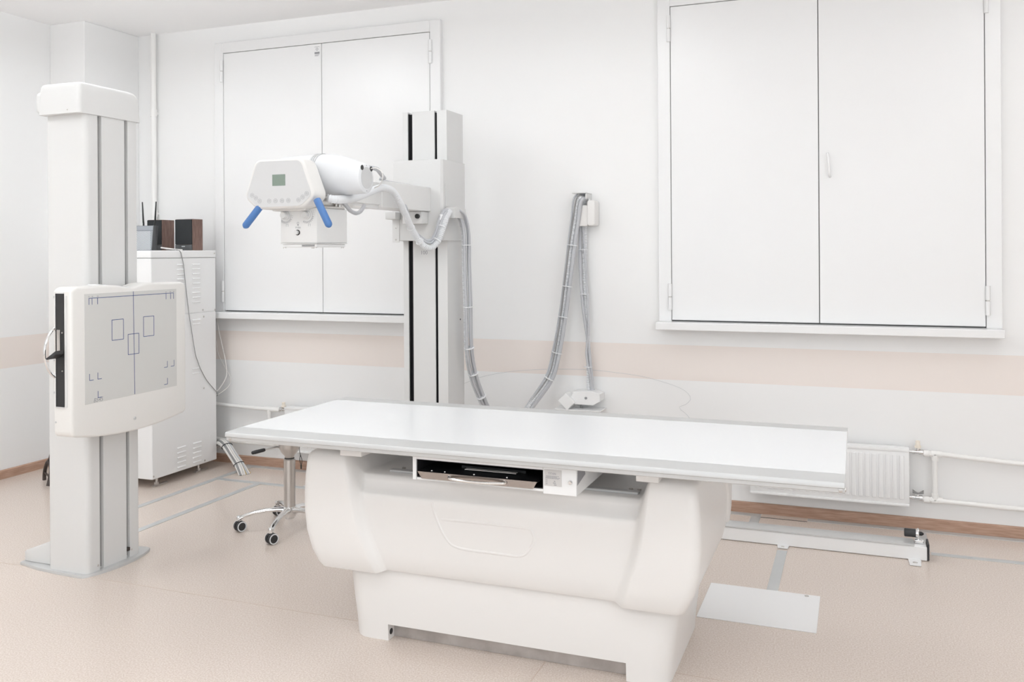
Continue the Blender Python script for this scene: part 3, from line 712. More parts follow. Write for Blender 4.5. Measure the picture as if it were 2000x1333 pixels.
def front_points(row):
    zp, W, Fp, zm, Fm = row
    W *= .973; xl, xr = XC-W, XC+W; rad = .034; pts = []
    for k in range(7):      # left corner arc (starts on the left side)
        a = R(180+90*k/6); pts.append((xl+rad+rad*math.cos(a), Fp+rad+rad*math.sin(a), zp))
    a0, a1 = xin(zp, -1), xin(zp, 1); tw = .040
    m0, m1 = xin(zm, -1)+.008, xin(zm, 1)-.008
    for k in (1, 2): pts.append((xl+rad+(a0-tw-xl-rad)*k/2.2, Fp, zp))
    for k in range(9):
        t = k/8; e = t*t*(3-2*t); xx = (a0-tw)*(1-t)+m0*t
        pts.append((xx, Fp*(1-e)+Fm*e, zp*(1-e)+zm*e))
    for k in range(1, NM): pts.append((m0+(m1-m0)*k/NM, Fm, zm))
    for k in range(9):
        t = 1-k/8; e = t*t*(3-2*t); xx = (a1+tw)*(1-t)+m1*t
        pts.append((xx, Fp*(1-e)+Fm*e, zp*(1-e)+zm*e))
    for k in (1.2, .2): pts.append((xr-rad-(xr-rad-a1-tw)*k/2.2, Fp, zp))
    for k in range(7):
        a = R(270+90*k/6); pts.append((xr-rad+rad*math.cos(a), Fp+rad+rad*math.sin(a), zp))
    return pts
up = MB(); rings = []
for row in rows:
    f_ = front_points(row); b_ = [(x, 2*YC-y, z) for x, y, z in reversed(f_)]
    rings.append(f_+b_)
vs = up.ring_loft(rings, True, False, False)
topv = vs[-1]; nf = len(topv)//2
fr_, bk = topv[:nf], list(reversed(topv[nf:]))
prev = fr_
for k in range(1, 5):
    cur = bk if k == 4 else [up.bm.verts.new(a.co.lerp(b.co, k/4)) for a, b in zip(fr_, bk)]
    for i in range(nf-1): up.bm.faces.new((prev[i], prev[i+1], cur[i+1], cur[i]))
    prev = cur
up = up.obj('pedestal_cover', 'shell', tb, angle=55)
MB().prism([(3.24, .700), (3.598, .700), (3.602, .56), (3.575, .45), (3.52, .40), (3.50, .50), (3.46, .58), (3.34, .66)], 'x', -.515, -.462, .010, 3).obj('rear_cover', 'shell', tb)
MB().prism([(3.24, .700), (3.598, .700), (3.602, .56), (3.575, .45), (3.52, .40), (3.50, .50), (3.46, .58), (3.34, .66)], 'x', -1.982, -1.93, .010, 3).obj('rear_cover', 'shell', tb)
# raised bead moulded on the front
bead = [(-1.44, .545), (-1.425, .495), (-1.388, .425), (-1.337, .392), (-1.19, .388), (-1.10, .390), (-1.066, .415), (-1.049, .452), (-1.056, .478), (-1.082, .489), (-1.25, .489), (-1.402, .487)]
def fy(z):
    tab = [(r[3], r[4]) for r in rows]
    for (za, ya), (zb, yb_) in zip(tab[1:-1], tab[2:]):
        if za <= z <= zb: return ya+(yb_-ya)*(z-za)/(zb-za)
    return 2.92
bp = smooth([(x, fy(z)+.0035, z) for x, z in bead], .012)
MB().tube(bp, .0062, 10).obj('moulded_bead', 'shell', up)
# lower skirt with two feet and an open front between them
sk = MB(); XS = -1.192
srows = [(0, .603, 2.948), (.062, .607, 2.945), (.15, .618, 2.942), (.2665, .634, 2.945)]
def skirt_front(z, W, F):
    xl, xr, rad = XS-W, XS+W, .07; pts = []
    for k in range(6): a = R(180+90*k/5); pts.append((xl+rad+rad*math.cos(a), F+rad+rad*math.sin(a), z))
    for x in (-1.68, -1.640, -1.635): pts.append((x, F, z))
    for k in range(1, 10): pts.append((-1.635+(.905*k/10), F, z))
    for x in (-.738, -.733, -.68): pts.append((x, F, z))
    for k in range(6): a = R(270+90*k/5); pts.append((xr-rad+rad*math.cos(a), F+rad+rad*math.sin(a), z))
    return pts
SVs = []
for z, W, F in srows:
    f_ = skirt_front(z, W, F); b_ = [(x, 2*YC-y, z) for x, y, z in reversed(f_)]
    SVs.append([sk.bm.verts.new(p) for p in f_+b_])
NF = len(f_); i0, i1 = 7, 7+2+10-1     # columns at x = -1.640 and x = -.738
xs = [v.co.x for v in SVs[0][:NF]]
i0 = min(range(NF), key=lambda i: abs(xs[i]+1.640)); i1 = min(range(NF), key=lambda i: abs(xs[i]+.733))
for r_, (A, B) in enumerate(zip(SVs[:-1], SVs[1:])):
    N = len(A)
    for i in range(N):
        if r_ == 0 and i0 <= i < i1: continue
        j = (i+1) % N; sk.bm.faces.new((A[i], A[j], B[j], B[i]))
top = SVs[-1]; sk.bm.faces.new(top)
PYF = 2.992
def q4(*p): sk.bm.faces.new([sk.bm.verts.new(x) for x in p])
for i in (i0, i1):
    a, b = SVs[0][i].co, SVs[1][i].co; q4(a, b, (b.x, PYF, b.z), (a.x, PYF, a.z))
a, b = SVs[1][i0].co, SVs[1][i1].co; q4(a, b, (b.x, PYF, b.z), (a.x, PYF, a.z))
sk = sk.obj('pedestal_skirt', 'shell', tb, angle=50)
MB().lathe((-1.6395, 2.968, .028), (1, 0, 0), [(0, .011), (.0015, .011)], 16).obj('levelling_hole', 'black', sk)
pl_ = MB().box((-1.70, PYF, 0), (-.70, 3.46, .066), .001, 1).obj('plinth', 'plinth', tb)
b = MB()
for xx in (-1.545, -1.17, -.86): b.lathe((xx, PYF, .052), (0, -1, 0), [(0, .0045), (.002, .004)], 10)
b.obj('rivet', 'steel', pl_)
# supports between pods and tabletop
for x0, x1 in ((-1.79, -1.70), (-.675, -.60)):
    MB().box((x0, 2.86, .700), (x1, 3.46, .7575), .002, 1).obj('support_pad', 'shell', tb)
# sliding plate visible on the deck
dk = MB(); dk.box((-1.66, 3.00, .617), (-1.30, 3.03, .626), .002, 1); dk.box((-.95, 3.00, .617), (-.70, 3.03, .626), .002, 1)
dk.box((-1.66, 3.40, .617), (-.70, 3.43, .626), .002, 1)
dk.obj('guide_rail', 'alu', tb)
b = MB()
for xx in (-1.63, -1.59, -.74, -.71): b.lathe((xx, 3.06, .617), (0, 0, 1), [(0, .007), (.006, .007)], 10)
b.obj('deck_bolt', 'steel', tb)
# cassette tray unit under the tabletop
BX0, BX1, BYF, BYB, BZ0, BZ1 = -1.447, -.852, 2.78, 3.44, .660, .742
dr = MB()
dr.box((BX0, BYF, BZ0), (BX0+.014, BYB, BZ1), .001, 1)
dr.box((-.967, BYF, BZ0-.006), (BX1, BYB, BZ1+.002), .0015, 1)
dr.box((BX0+.0145, BYF+.004, BZ0), (-.9675, BYB, BZ0+.008)); dr.box((BX0+.0145, BYF, BZ1-.010), (-.9675, BYB, BZ1)); dr.box((BX0+.0145, BYB-.01, BZ0+.0085), (-.9675, BYB, BZ1-.0105))
dr = dr.obj('cassette_tray_housing', 'gloss_white', tb)
lin = MB(); lin.box((BX0+.015, BYF+.006, BZ0+.0085), (-.968, BYB-.011, BZ0+.011)); lin.box((BX0+.015, BYB-.02, BZ0+.0115), (-.968, BYB-.012, BZ1-.011))
lin.box((BX0+.0145, BYF+.005, BZ0+.0115), (BX0+.017, BYB-.021, BZ1-.011)); lin.box((-.970, BYF+.005, BZ0+.0115), (-.9675, BYB-.021, BZ1-.011)); lin.box((BX0+.018, BYF+.006, BZ1-.0135), (-.971, BYB-.021, BZ1-.011))
lin.obj('tray_lining', 'black', dr)
tr = MB(); tr.prism([(-1.424, .692), (-.985, .692), (-.999, .668), (-1.408, .668)], 'y', BYF-.008, BYF-.006)
tr = tr.obj('tray_lip', 'polish', dr)
tf = MB(); tf.box((-1.424, BYF-.0055, .688), (-.985, BYF+.30, .691)); tf.box((-1.30, BYF+.09, .6915), (-1.06, BYF+.10, .700)); tf.obj('tray_bed', 'black', dr)
cr = MB(); cr.cyl((-1.27, BYF+.05, .6975), (-1.08, BYF+.05, .6975), .0022, seg=8); cr.cyl((-1.27, BYF+.062, .6985), (-1.08, BYF+.062, .6985), .0018, seg=8)
for xx in (-1.38, -1.33, -1.22, -1.10): cr.lathe((xx, BYF+.015, .691), (0, 0, 1), [(0, .004), (.003, .003)], 10)
cr.obj('cassette_clip', 'steel', dr)
MB().tube(smooth([(-1.305, BYF-.008, .683), (-1.29, BYF-.024, .681), (-1.24, BYF-.036, .680), (-1.20, BYF-.038, .680), (-1.15, BYF-.034, .680), (-1.105, BYF-.020, .680), (-1.095, BYF-.008, .681)], .008), .0052, 10).obj('pull_handle', 'chrome', dr)
lb = MB().box((-.962, BYF-.001, .681), (-.902, BYF, .735)).obj('rating_label', 'platelabel', dr)
t = MB(); t.text('TITAN', .0095, Matrix.Translation((-.935, BYF-.0012, .722)) @ Matrix.Rotation(R(90), 4, 'X'), .0002)
for k, (xa, xb) in enumerate([(-.955, -.911), (-.955, -.914), (-.957, -.908), (-.957, -.908)]):
    z = .7135-k*.0027; x = xa
    while x < xb-.004:
        L = random.uniform(.003, .007); t.box((x, BYF-.0014, z), (min(x+L, xb), BYF-.001, z+.0014)); x += L+.0012
for k, z in enumerate((.699, .693, .687)):
    t.box((-.957, BYF-.0014, z), (-.951, BYF-.001, z+.0018)); t.box((-.929-(k == 1)*.003, BYF-.0014, z-.002), (-.924+k*.002, BYF-.001, z+.0002))
t.obj('label_print', 'greyink', dr)
kl = MB(); kl.lathe((-.872, BYF, .699), (0, -1, 0), [(0, .0075), (.006, .0072), (.009, .005)], 18); kl.obj('lock_button', 'chrome', dr)
ws = MB().prism([(BYF+.012, .735), (BYF+.085, .735), (BYF+.10, .705), (BYF+.006, .688)], 'x', BX1, BX1+.0008).obj('side_label', 'greyink', dr)

# ------------------------------------------------------------------ chest stand
cs = thing('chest_xray_stand', 'tall off-white column stand whose square detector panel carries blue line markings', 'x-ray stand', (-3.35, 3.21, 0))
base = [(-3.665, 3.085), (-3.66, 3.075), (-3.52, 3.047), (-3.40, 3.038), (-3.265, 3.033), (-3.24, 3.036), (-3.225, 3.05), (-3.205, 3.10), (-3.190, 3.18), (-3.186, 3.24), (-3.190, 3.31), (-3.202, 3.37), (-3.220, 3.42), (-3.235, 3.445), (-3.262, 3.452), (-3.52, 3.42), (-3.66, 3.37), (-3.665, 3.355)]
MB().prism(base, 'z', 0, .013, .003, 2, 'b').obj('base_plate', 'alu', cs)
g1, g2, gd = (3.126, 3.149), (3.286, 3.306), .018
A0, A1, B0, B1 = -3.462, -3.226, 3.055, 3.368
def arc(cx, cy, r, a0, a1, n=6): return [(cx+r*math.cos(R(a0+(a1-a0)*k/n)), cy+r*math.sin(R(a0+(a1-a0)*k/n))) for k in range(n+1)]
plan = arc(A0+.02, B0+.02, .02, 180, 270) + arc(A1-.028, B0+.028, .028, 270, 360, 8) + [(A1, g1[0]), (A1-gd, g1[0]), (A1-gd, g1[1]), (A1, g1[1]), (A1, g2[0]), (A1-gd, g2[0]), (A1-gd, g2[1]), (A1, g2[1])] \
    + arc(A1-.012, B1-.012, .012, 0, 90) + arc(A0+.02, B1-.02, .02, 90, 180)
co = MB().prism(plan, 'z', .013, 2.09).obj('column', 'shell_cool', cs)
MB().box((A1-gd, g1[0]+.0005, .02), (A1-gd+.003, g1[1]-.0005, 2.085)).obj('guide_track', 'trackgrey', co)
MB().box((A1-gd, g2[0]+.0005, .02), (A1-gd+.003, g2[1]-.0005, 2.085)).obj('guide_track', 'trackgrey', co)
MB().box((A1-gd+.004, g2[0]+.001, .045), (A1+.002, g2[1]-.001, .06)).obj('track_stop', 'darkfoot', co)
b = MB(); b.lathe((A1, 3.115, .035), (1, 0, 0), [(0, .005), (.002, .004)], 10); b.lathe((A1, 3.317, .045), (1, 0, 0), [(0, .005), (.002, .004)], 10); b.obj('screw', 'steel', co)
# cap on top of the column
cp = MB(); rings = []
for z, d, dx in [(2.083, 0, 0), (2.10, 0, 0), (2.15, .004, .004), (2.19, .010, .010), (2.208, .016, .018), (2.218, .028, .032), (2.222, .05, .05)]:
    rings.append([(x, y, z) for x, y in rrect(A0-.002+d*.3, 3.014+d*.4, A1+.010-dx*.3, 3.385-dx, .018, 4)])
cp.ring_loft(rings)
cp.box((-3.512, 3.04, 2.095), (A0-.001, 3.36, 2.195), .02, 4)
cp = cp.obj('top_cap', 'shell_cool', cs)
b = MB(); b.lathe((-3.285, 3.0145, 2.098), (0, -1, 0), [(0, .004), (.002, .003)], 10); b.obj('screw', 'steel', cp)
wd = MB().prism([(-3.652, .013), (-3.652, .058), (-3.645, .064), (-3.4625, .128), (-3.4625, .013)], 'y', 3.092, 3.34, .006, 2).obj('rear_foot', 'shell_cool', cs)
# detector housing
PXF, PXB = -3.100, -3.205
P0, P1 = 2.858, 3.552
def top_z(y):
    d = 3.20; return 1.312 - .017*math.exp(-((y-d)/.055)**2) + .004*math.exp(-((y-3.31)/.06)**2)
outline = [(P0, .700), (P0, 1.292)] + [(P0+.012, 1.305)] + [(y_, top_z(y_)) for y_ in [P0+.03+(P1-P0-.06)*k/28 for k in range(29)]] + [(P1-.012, 1.306), (P1, 1.292), (P1, .690), (P1-.004, .677), (P1-.02, .667)]
for k in range(13):
    t = k/12; y_ = P1-.03-(P1-P0-.06)*t; outline.append((y_, .637+.030*(2*t-1)**2 + .002*t))
outline += [(P0+.012, .674), (P0+.003, .684)]
dh = MB().prism(outline, 'x', PXB, PXF, .012, 4).obj('detector_housing', 'detector', cs, angle=40)
MB().box((-3.2255, 3.05, .70), (PXB-.0005, 3.37, 1.27), .004).obj('housing_mount', 'shell_cool', cs)
pan = MB().prism([(2.928, .802), (3.484, .807), (3.484, 1.280), (2.927, 1.279)], 'x', PXF-.001, PXF+.0012, .0006, 1).obj('front_film', 'panel', dh)
x = PXF+.0012
L = [((3.205, 1.279), (3.211, .806)), ((2.950, 1.260), (3.464, 1.2605))]
for y_ in (2.951, 2.968, 2.998, 3.413, 3.444, 3.464): L.append(((y_, 1.2605), (y_, 1.232)))
for (a, b, c, d) in ((3.078, 3.145, 1.066, 1.157), (3.267, 3.333, 1.066, 1.158), (3.172, 3.238, .992, 1.0845)):
    L += [((a, c), (b, c)), ((b, c), (b, d)), ((b, d), (a, d)), ((a, d), (a, c))]
for a, z in ((2.952, .904), (2.997, .904), (2.998, .823)): L += [((a, z+.029), (a, z)), ((a, z), (a+.022, z))]
for a, z in ((3.420, .906), (3.465, .906), (3.420, .824)): L += [((a, z+.029), (a, z)), ((a, z), (a-.022, z))]
mk = MB(); bars(mk, L, x, .0026); mk.obj('alignment_marking', 'blueline', dh)
t = MB()
t.text('BS45', .026, Matrix.Translation((x+.0002, 2.998, .8135)) @ Matrix.Rotation(R(90), 4, 'Z') @ Matrix.Rotation(R(90), 4, 'X'), .0002, .25)
for y_, s in ((2.951, '35'), (2.969, '30'), (2.999, '24'), (3.413, '24'), (3.442, '30'), (3.464, '35')):
    t.text(s, .008, Matrix.Translation((x+.0002, y_, 1.2665)) @ Matrix.Rotation(R(90), 4, 'Z') @ Matrix.Rotation(R(90), 4, 'X'), .0002)
t.obj('printed_lettering', 'greyink', dh)
MB().lathe((PXF, 3.211, .696), (1, 0, 0), [(0, .0085), (.003, .0075), (.004, .005)], 16).obj('centre_screw', 'capgrey', dh)
# cassette opening on its left side
sl = MB(); sl.box((-3.182, P0-.002, .803), (-3.139, P0+.004, 1.284)); sl = sl.obj('cassette_slot', 'black', dh)
e = MB(); e.box((-3.187, P0-.006, .798), (-3.1825, P0+.004, 1.289)); e.box((-3.182, P0-.006, .798), (-3.138, P0+.002, .8025)); e.box((-3.182, P0-.006, 1.2845), (-3.138, P0+.002, 1.289)); e.obj('slot_frame', 'chrome', dh)
e = MB(); e.prism(rrect(-3.1335, .800, -3.1235, 1.275, .004, 3), 'y', P0-.003, P0+.002); 
for z in (.93, 1.115, 1.0): pass
e.obj('slot_strip', 'shell_cool', dh)
MB().tube(smooth([(-3.188, P0+.002, 1.138), (-3.190, P0-.016, 1.128), (-3.193, P0-.040, 1.09), (-3.194, P0-.052, 1.035), (-3.193, P0-.040, .975), (-3.190, P0-.016, .937), (-3.188, P0+.002, .927)], .01), .0058, 10).obj('pull_handle', 'chrome', dh)
MB().prism([(-3.1395, 1.045), (-3.192, 1.012), (-3.192, 1.006), (-3.170, 1.010), (-3.1395, 1.030)], 'y', P0-.045, P0-.003).obj('release_lever', 'rubber', dh)
b = MB()
for z in (1.118, 1.03, .955): b.lathe((-3.148, P0-.002, z), (0, -1, 0), [(0, .004), (.003, .003)], 8)
b.box((-3.178, P0-.004, 1.03), (-3.16, P0-.0025, 1.13)); b.obj('tray_clip', 'steel', dh)
b = MB()
for xx, z in ((-3.196, 1.27), (-3.197, 1.0), (-3.197, .862), (-3.190, .735)): b.lathe((xx, P0+.0045, z), (0, -1, 0), [(0, .005), (.006, .0045), (.007, .002)], 10)
b.obj('screw', 'capgrey', dh)
for y_, w_ in ((3.05, .05), (3.175, .06)):
    zt = top_z(y_)
    MB().box((-3.185, y_-w_/2, zt-.002), (-3.125, y_+w_/2, zt+.004), .002, 1, Matrix.Rotation(R(4), 3, 'Y')).obj('chin_rest_tab', 'gloss_white', dh)

# ------------------------------------------------------------------ generator cabinet
GX0, GX1, GY0, GY1, GZ0, GZ1 = -4.72, -4.05, 4.335, 4.93, .058, 1.472
gc = thing('generator_cabinet', 'tall white louvred metal cabinet against the back wall', 'cabinet', ((GX0+GX1)/2, (GY0+GY1)/2, 0))
body = MB(); body.box((GX0, GY0, GZ0), (GX1, GY1, 1.0585), .004, 1); body.box((GX0, GY0, 1.0615), (GX1, GY1, 1.423), .004, 1); body.box((GX0+.004, GY0+.004, 1.0586), (GX1-.004, GY1-.004, 1.0614))
body = body.obj('body', 'gloss_white', gc)
MB().box((GX0-.002, GY0-.002, 1.4255), (GX1+.002, GY1+.002, GZ1), .004, 1).obj('top_lid', 'gloss_white', gc)
MB().box((GX0+.004, GY0+.004, 1.4231), (GX1-.004, GY1-.004, 1.4254)).obj('lid_gap', 'gap', gc)
def louvres(y0, y1, zs):
    m = MB()
    for z in zs:
        m.prism([(GX1-.001, z+.006), (GX1+.0065, z-.001), (GX1+.005, z-.003), (GX1-.001, z-.003)], 'y', y0, y1)
    return m
m9 = [1.38-k*.0309 for k in range(9)]
louvres(4.700, 4.772, m9).obj('louvre_bank', 'gloss_white', body); louvres(4.560, 4.626, m9).obj('louvre_bank', 'gloss_white', body)
louvres(4.698, 4.770, (1.016, .990)).obj('louvre_bank', 'gloss_white', body); louvres(4.696, 4.768, (.697, .668)).obj('louvre_bank', 'gloss_white', body)
m5 = [.209-k*.031 for k in range(5)]
louvres(4.552, 4.629, m5).obj('louvre_bank', 'gloss_white', body); louvres(4.697, 4.774, m5).obj('louvre_bank', 'gloss_white', body)
b = MB()
for y_, z in ((4.915, 1.452), (4.800, 1.078), (4.808, 1.032), (4.806, .557), (4.81, .076), (4.345, .078), (4.92, 1.072)): b.lathe((GX1-.001, y_, z), (1, 0, 0), [(0, .007), (.0035, .006), (.0045, .003)], 10)
b.obj('panel_screw', 'steel', body)
MB().prism(rrect(4.86, .163, 4.925, .238, .004, 2), 'x', GX1-.001, GX1+.0012).obj('blanking_plate', 'gloss_white', body)
for xx, yy in ((-4.095, 4.42), (-4.095, 4.80), (-4.66, 4.42), (-4.66, 4.80)):
    f = MB(); f.cyl((xx, yy, .008), (xx, yy, GZ0+.002), .008, seg=12); f.cyl((xx, yy, .010), (xx, yy, .024), .016, seg=6); f.box((xx-.012, yy-.035, 0), (xx+.012, yy+.085, .009), .002, 1)
    f.obj('levelling_foot', 'steel', gc)

# things on the cabinet
ZT = GZ1+.0005
def speaker(x0, x1, y0, y1, label, yaw):
    c = ((x0+x1)/2, (y0+y1)/2, ZT)
    s = thing('bookshelf_speaker', label, 'speaker', c)
    MB().box((x0, y0+.008, ZT), (x1, y1, ZT+.208), .002, 1).obj('case', 'walnut', s)
    MB().box((x0+.002, y0, ZT+.041), (x1-.002, y0+.0078, ZT+.206), .003).obj('front_grille', 'grille', s)
    bz = MB().box((x0+.002, y0, ZT+.002), (x1-.002, y0+.0078, ZT+.039), .003).obj('lower_baffle', 'badge', s)
    xm = (x0+x1)/2
    MB().box((xm-.014, y0-.001, ZT+.024), (xm+.014, y0, ZT+.030)).obj('badge', 'capgrey', bz)
    s.rotation_euler.z = yaw
    return s
speaker(-4.236, -4.090, 4.75, 4.852, 'brown speaker with its black front fully in view, standing apart from the router', R(-2))
speaker(-4.474, -4.355, 4.752, 4.882, 'brown speaker standing half behind the grey router on the tall cabinet', R(3))
rt = thing('wifi_router', 'upright grey router with two black aerials on the tall cabinet', 'router', (-4.35, 4.58, ZT))
RY = 4.575
rb = MB().prism([(-4.43, ZT), (-4.266, ZT), (-4.25, ZT+.163), (-4.43, ZT+.163)], 'y', RY, RY+.045, .004, 2).obj('case', 'badge', rt)
fp_ = MB().prism([(-4.427, ZT+.002), (-4.269, ZT+.002), (-4.2565, ZT+.130), (-4.427, ZT+.130)], 'y', RY-.003, RY-.0002)
fo = fp_.obj('woven_front', 'routerw', rt)
MB().prism([(-4.427, ZT+.132), (-4.256, ZT+.132), (-4.2535, ZT+.161), (-4.427, ZT+.161)], 'y', RY-.003, RY-.0002).obj('top_band', 'routerw', rt)
rg = MB()
for k in range(-9, 16):
    x0_ = -4.427+k*.0115; p = [(x0_, ZT+.003), (x0_+.0045, ZT+.003), (x0_+.0045+.125, ZT+.128), (x0_+.125, ZT+.128)]
    def xr(z): return -4.2695+(z-ZT-.002)/.128*.0125
    za, zb = ZT+.003, ZT+.128
    a = max(0, (-4.426-x0_)/.125); b_ = min(1, (-4.2715-x0_-.0045)/.125)
    if b_-a < .06: continue
    rg.prism([(x0_+.125*a, za+.125*a), (x0_+.0045+.125*a, za+.125*a), (x0_+.0045+.125*b_, za+.125*b_), (x0_+.125*b_, za+.125*b_)], 'y', RY-.0042, RY-.0031)
rg.obj('diagonal_ribs', 'hose', fo)
for xa, xt in ((-4.362, -4.371), (-4.268, -4.257)):
    MB().tube([(xa, RY+.03, ZT+.160), (xa, RY+.03, ZT+.180), (xa+(xt-xa)*.15, RY+.03, ZT+.185), (xt, RY+.03, ZT+.318), (xt, RY+.03, ZT+.320)], [.0055, .0055, .006, .0038, .002], 10).obj('aerial', 'black', rt)
cord = [(-4.255, 4.66, 1.492), (-4.20, 4.655, 1.4755), (-4.12, 4.62, 1.4755), (-4.06, 4.577, 1.4755), (-4.045, 4.588, 1.462), (-4.0435, 4.598, 1.43), (-4.0425, 4.612, 1.372), (-4.041, 4.625, 1.266), (-4.040, 4.643, 1.139), (-4.040, 4.66, 1.04), (-4.040, 4.675, .971), (-4.040, 4.712, .801), (-4.040, 4.735, .745), (-4.040, 4.76, .694), (-4.041, 4.819, .612), (-4.041, 4.884, .548), (-4.043, 4.925, .512), (-4.046, 4.936, .49), (-4.06, 4.945, .485)]
cd = tag(MB().tube(smooth(cord, .008), .0026, 8).obj('speaker_cord', 'cable_dark', base=(-4.04, 4.6, 1.37)), 'thin dark cord hanging down the front of the tall cabinet', 'cord')
pg = tag(MB().tube(smooth([(-4.215, 4.60, 1.4915), (-4.17, 4.615, 1.4855), (-4.145, 4.66, 1.4790), (-4.13, 4.70, 1.4765)], .008), .0045, 8).obj('white_plug_lead', 'wire_white', base=(-4.17, 4.615, 1.475)), 'short white plug lead lying in front of the speakers', 'cord')
w1 = [(-4.166, 5.082, 1.0), (-4.150, 5.07, .96), (-4.131, 5.06, .902), (-4.089, 5.05, .78), (-4.060, 5.04, .695), (-4.056, 5.04, .606), (-4.075, 5.0, .535), (-4.10, 4.955, .49)]
tag(MB().tube(smooth(w1, .01), .004, 8).obj('wall_cord', 'wire_white', base=(-4.06, 5.04, .65)), 'thicker white cord hanging from the window sill beside the tall cabinet', 'cord')
w2 = [(-4.175, 5.082, .84), (-4.149, 5.07, .758), (-4.094, 5.062, .673), (-4.035, 5.055, .595), (-4.043, 5.05, .540), (-4.075, 5.0, .495), (-4.11, 4.955, .47)]
tag(MB().tube(smooth(w2, .01), .0022, 8).obj('wall_cord', 'wire_white', base=(-4.05, 5.05, .55)), 'thinner pale cord looping lower down on the wall beside the cabinet', 'cord')

# ------------------------------------------------------------------ cable bundle out of the floor
cbn = thing('cable_bundle', 'tied bundle of white, grey and yellow cables entering the floor beside the cabinet', 'cables', (-3.75, 4.84, 0))
path = [(-4.16, 5.0, .10), (-4.07, 4.978, .155), (-4.0, 4.93, .172), (-3.95, 4.91, .156), (-3.882, 4.88, .112), (-3.814, 4.86, .058), (-3.752, 4.84, .0005)]
def frame(i):
    t = (Vector(path[min(i+1, len(path)-1)])-Vector(path[max(i-1, 0)])).normalized(); a = t.cross(Vector((0, 0, 1))).normalized(); return a, t.cross(a)
kk = 0
for ring_n, rad in ((1, 0), (6, .013), (12, .0245)):
    for k in range(ring_n):
        ph = 2*math.pi*k/ring_n+rad*20; pts = []
        for i, p in enumerate(path):
            a, b = frame(i); sp = [.8, .95, 1, 1, .95, 1.05, 1.35][i]; th = ph+i*.12
            q = Vector(p)+(a*math.cos(th)*1.15+b*math.sin(th)*.72)*rad*sp
            if i == len(path)-1: q.z = .0005
            pts.append(q)
        mname = ('wire_white', 'cable', 'wire_white', 'wire_white', 'yellow', 'wire_white', 'cable', 'cable_dark', 'wire_white', 'cable', 'wire_white', 'yellow', 'wire_white', 'cable', 'wire_white', 'wire_white', 'cable_dark', 'wire_white', 'wire_white')[kk]; kk += 1
        MB().tube(smooth(pts, .015), .0058, 8).obj('cable', mname, cbn)
for i in (3, 5):
    a, b = frame(i); c = Vector(path[i]); pts = [c+(a*math.cos(t)*1.15+b*math.sin(t)*.75)*.0325 for t in [2*math.pi*k/20 for k in range(21)]]
    MB().tube(pts, .0025, 6).obj('cable_tie', 'black', cbn)

# ------------------------------------------------------------------ stool
SX, SY = -2.795, 3.974
sl_ = thing('swivel_stool', 'chrome five-star swivel stool on castors half under the table', 'stool', (SX, SY, 0))
MB().lathe((SX, SY, .475), (0, 0, 1), [(0, .13), (.004, .165), (.02, .178), (.045, .178), (.06, .168), (.068, .13), (.07, .05)], 32).obj('seat', 'rubber', sl_)
MB().lathe((SX, SY, .372), (0, 0, 1), [(0, .022), (.012, .026), (.03, .042), (.05, .052), (.06, .054), (.10, .056)], 24).obj('seat_mount', 'steel', sl_)
MB().lathe((SX, SY, .074), (0, 0, 1), [(0, .030), (.29, .030), (.292, .026), (.294, .026)], 28).obj('gas_lift', 'steel', sl_)
MB().lathe((SX, SY, .350), (0, 0, 1), [(0, .0255), (.022, .0255), (.024, .020)], 24).obj('lift_collar', 'black', sl_)
hb = MB(); hb.lathe((SX, SY, .052), (0, 0, 1), [(0, .020), (.002, .024), (.012, .024), (.0125, .030), (.03, .036), (.052, .036), (.065, .031)], 24); hub = hb.obj('hub', 'chrome', sl_)
for ang in (212, 284, 356, 68, 140):
    u = Vector((math.cos(R(ang)), math.sin(R(ang)), 0)); nrm = Vector((-u.y, u.x, 0)); c = Vector((SX, SY, 0)); rings = []
    for d, z, w_, h in [(.020, .098, .019, .018), (.06, .104, .017, .013), (.12, .103, .015, .010), (.18, .094, .0135, .009), (.225, .082, .013, .009), (.250, .070, .014, .010), (.262, .060, .014, .010)]:
        rings.append([c+u*d+Vector((0, 0, z))+nrm*(w_*math.cos(2*math.pi*k/12))+Vector((0, 0, h*math.sin(2*math.pi*k/12)))*(1 if d < .24 else .8)+u*(0 if d < .24 else .35*h*math.sin(2*math.pi*k/12)) for k in range(12)])
    l = MB(); l.ring_loft(rings); l.lathe(c+u*.258+Vector((0, 0, .0565)), (0, 0, 1), [(0, .0125), (.016, .0135), (.024, .011)], 14)
    lg = l.obj('leg', 'chrome', sl_)
    ca = MB(); p = c+u*.258; ax = Vector((math.cos(R(-22)), math.sin(R(-22)), 0)); tdir = Vector((-ax.y, ax.x, 0)); p2 = p+tdir*.006
    p2.z = .0275
    for s in (-1, 1): ca.lathe(p2+ax*(s*.004), ax*s, [(0, .0272), (.013, .0275), (.017, .0255)], 24)

    ca.tube([Vector((p.x, p.y, .046)), Vector((p.x, p.y, .0585))], [.0135, .0115], 14)
    cas = ca.obj('castor', 'rubber', sl_)
    rim = MB()
    for s in (-1, 1): rim.annulus(p2+ax*(s*.0208), ax*s, .0262, .0055, .0016, 24)
    rim.obj('castor_rim', 'hose', cas)
lv = MB().tube([(-2.84, 3.965, .425), (-2.866, 3.96, .425), (-2.93, 3.93, .411), (-2.96, 3.91, .403)], .0042, 8).obj('height_lever', 'steel', sl_)
MB().tube([(-2.918, 3.936, .4135), (-2.925, 3.932, .4118), (-2.962, 3.909, .4025), (-2.976, 3.90, .399), (-2.979, 3.898, .398)], [.006, .0095, .0105, .009, .004], 12).obj('lever_grip', 'rubber', lv)
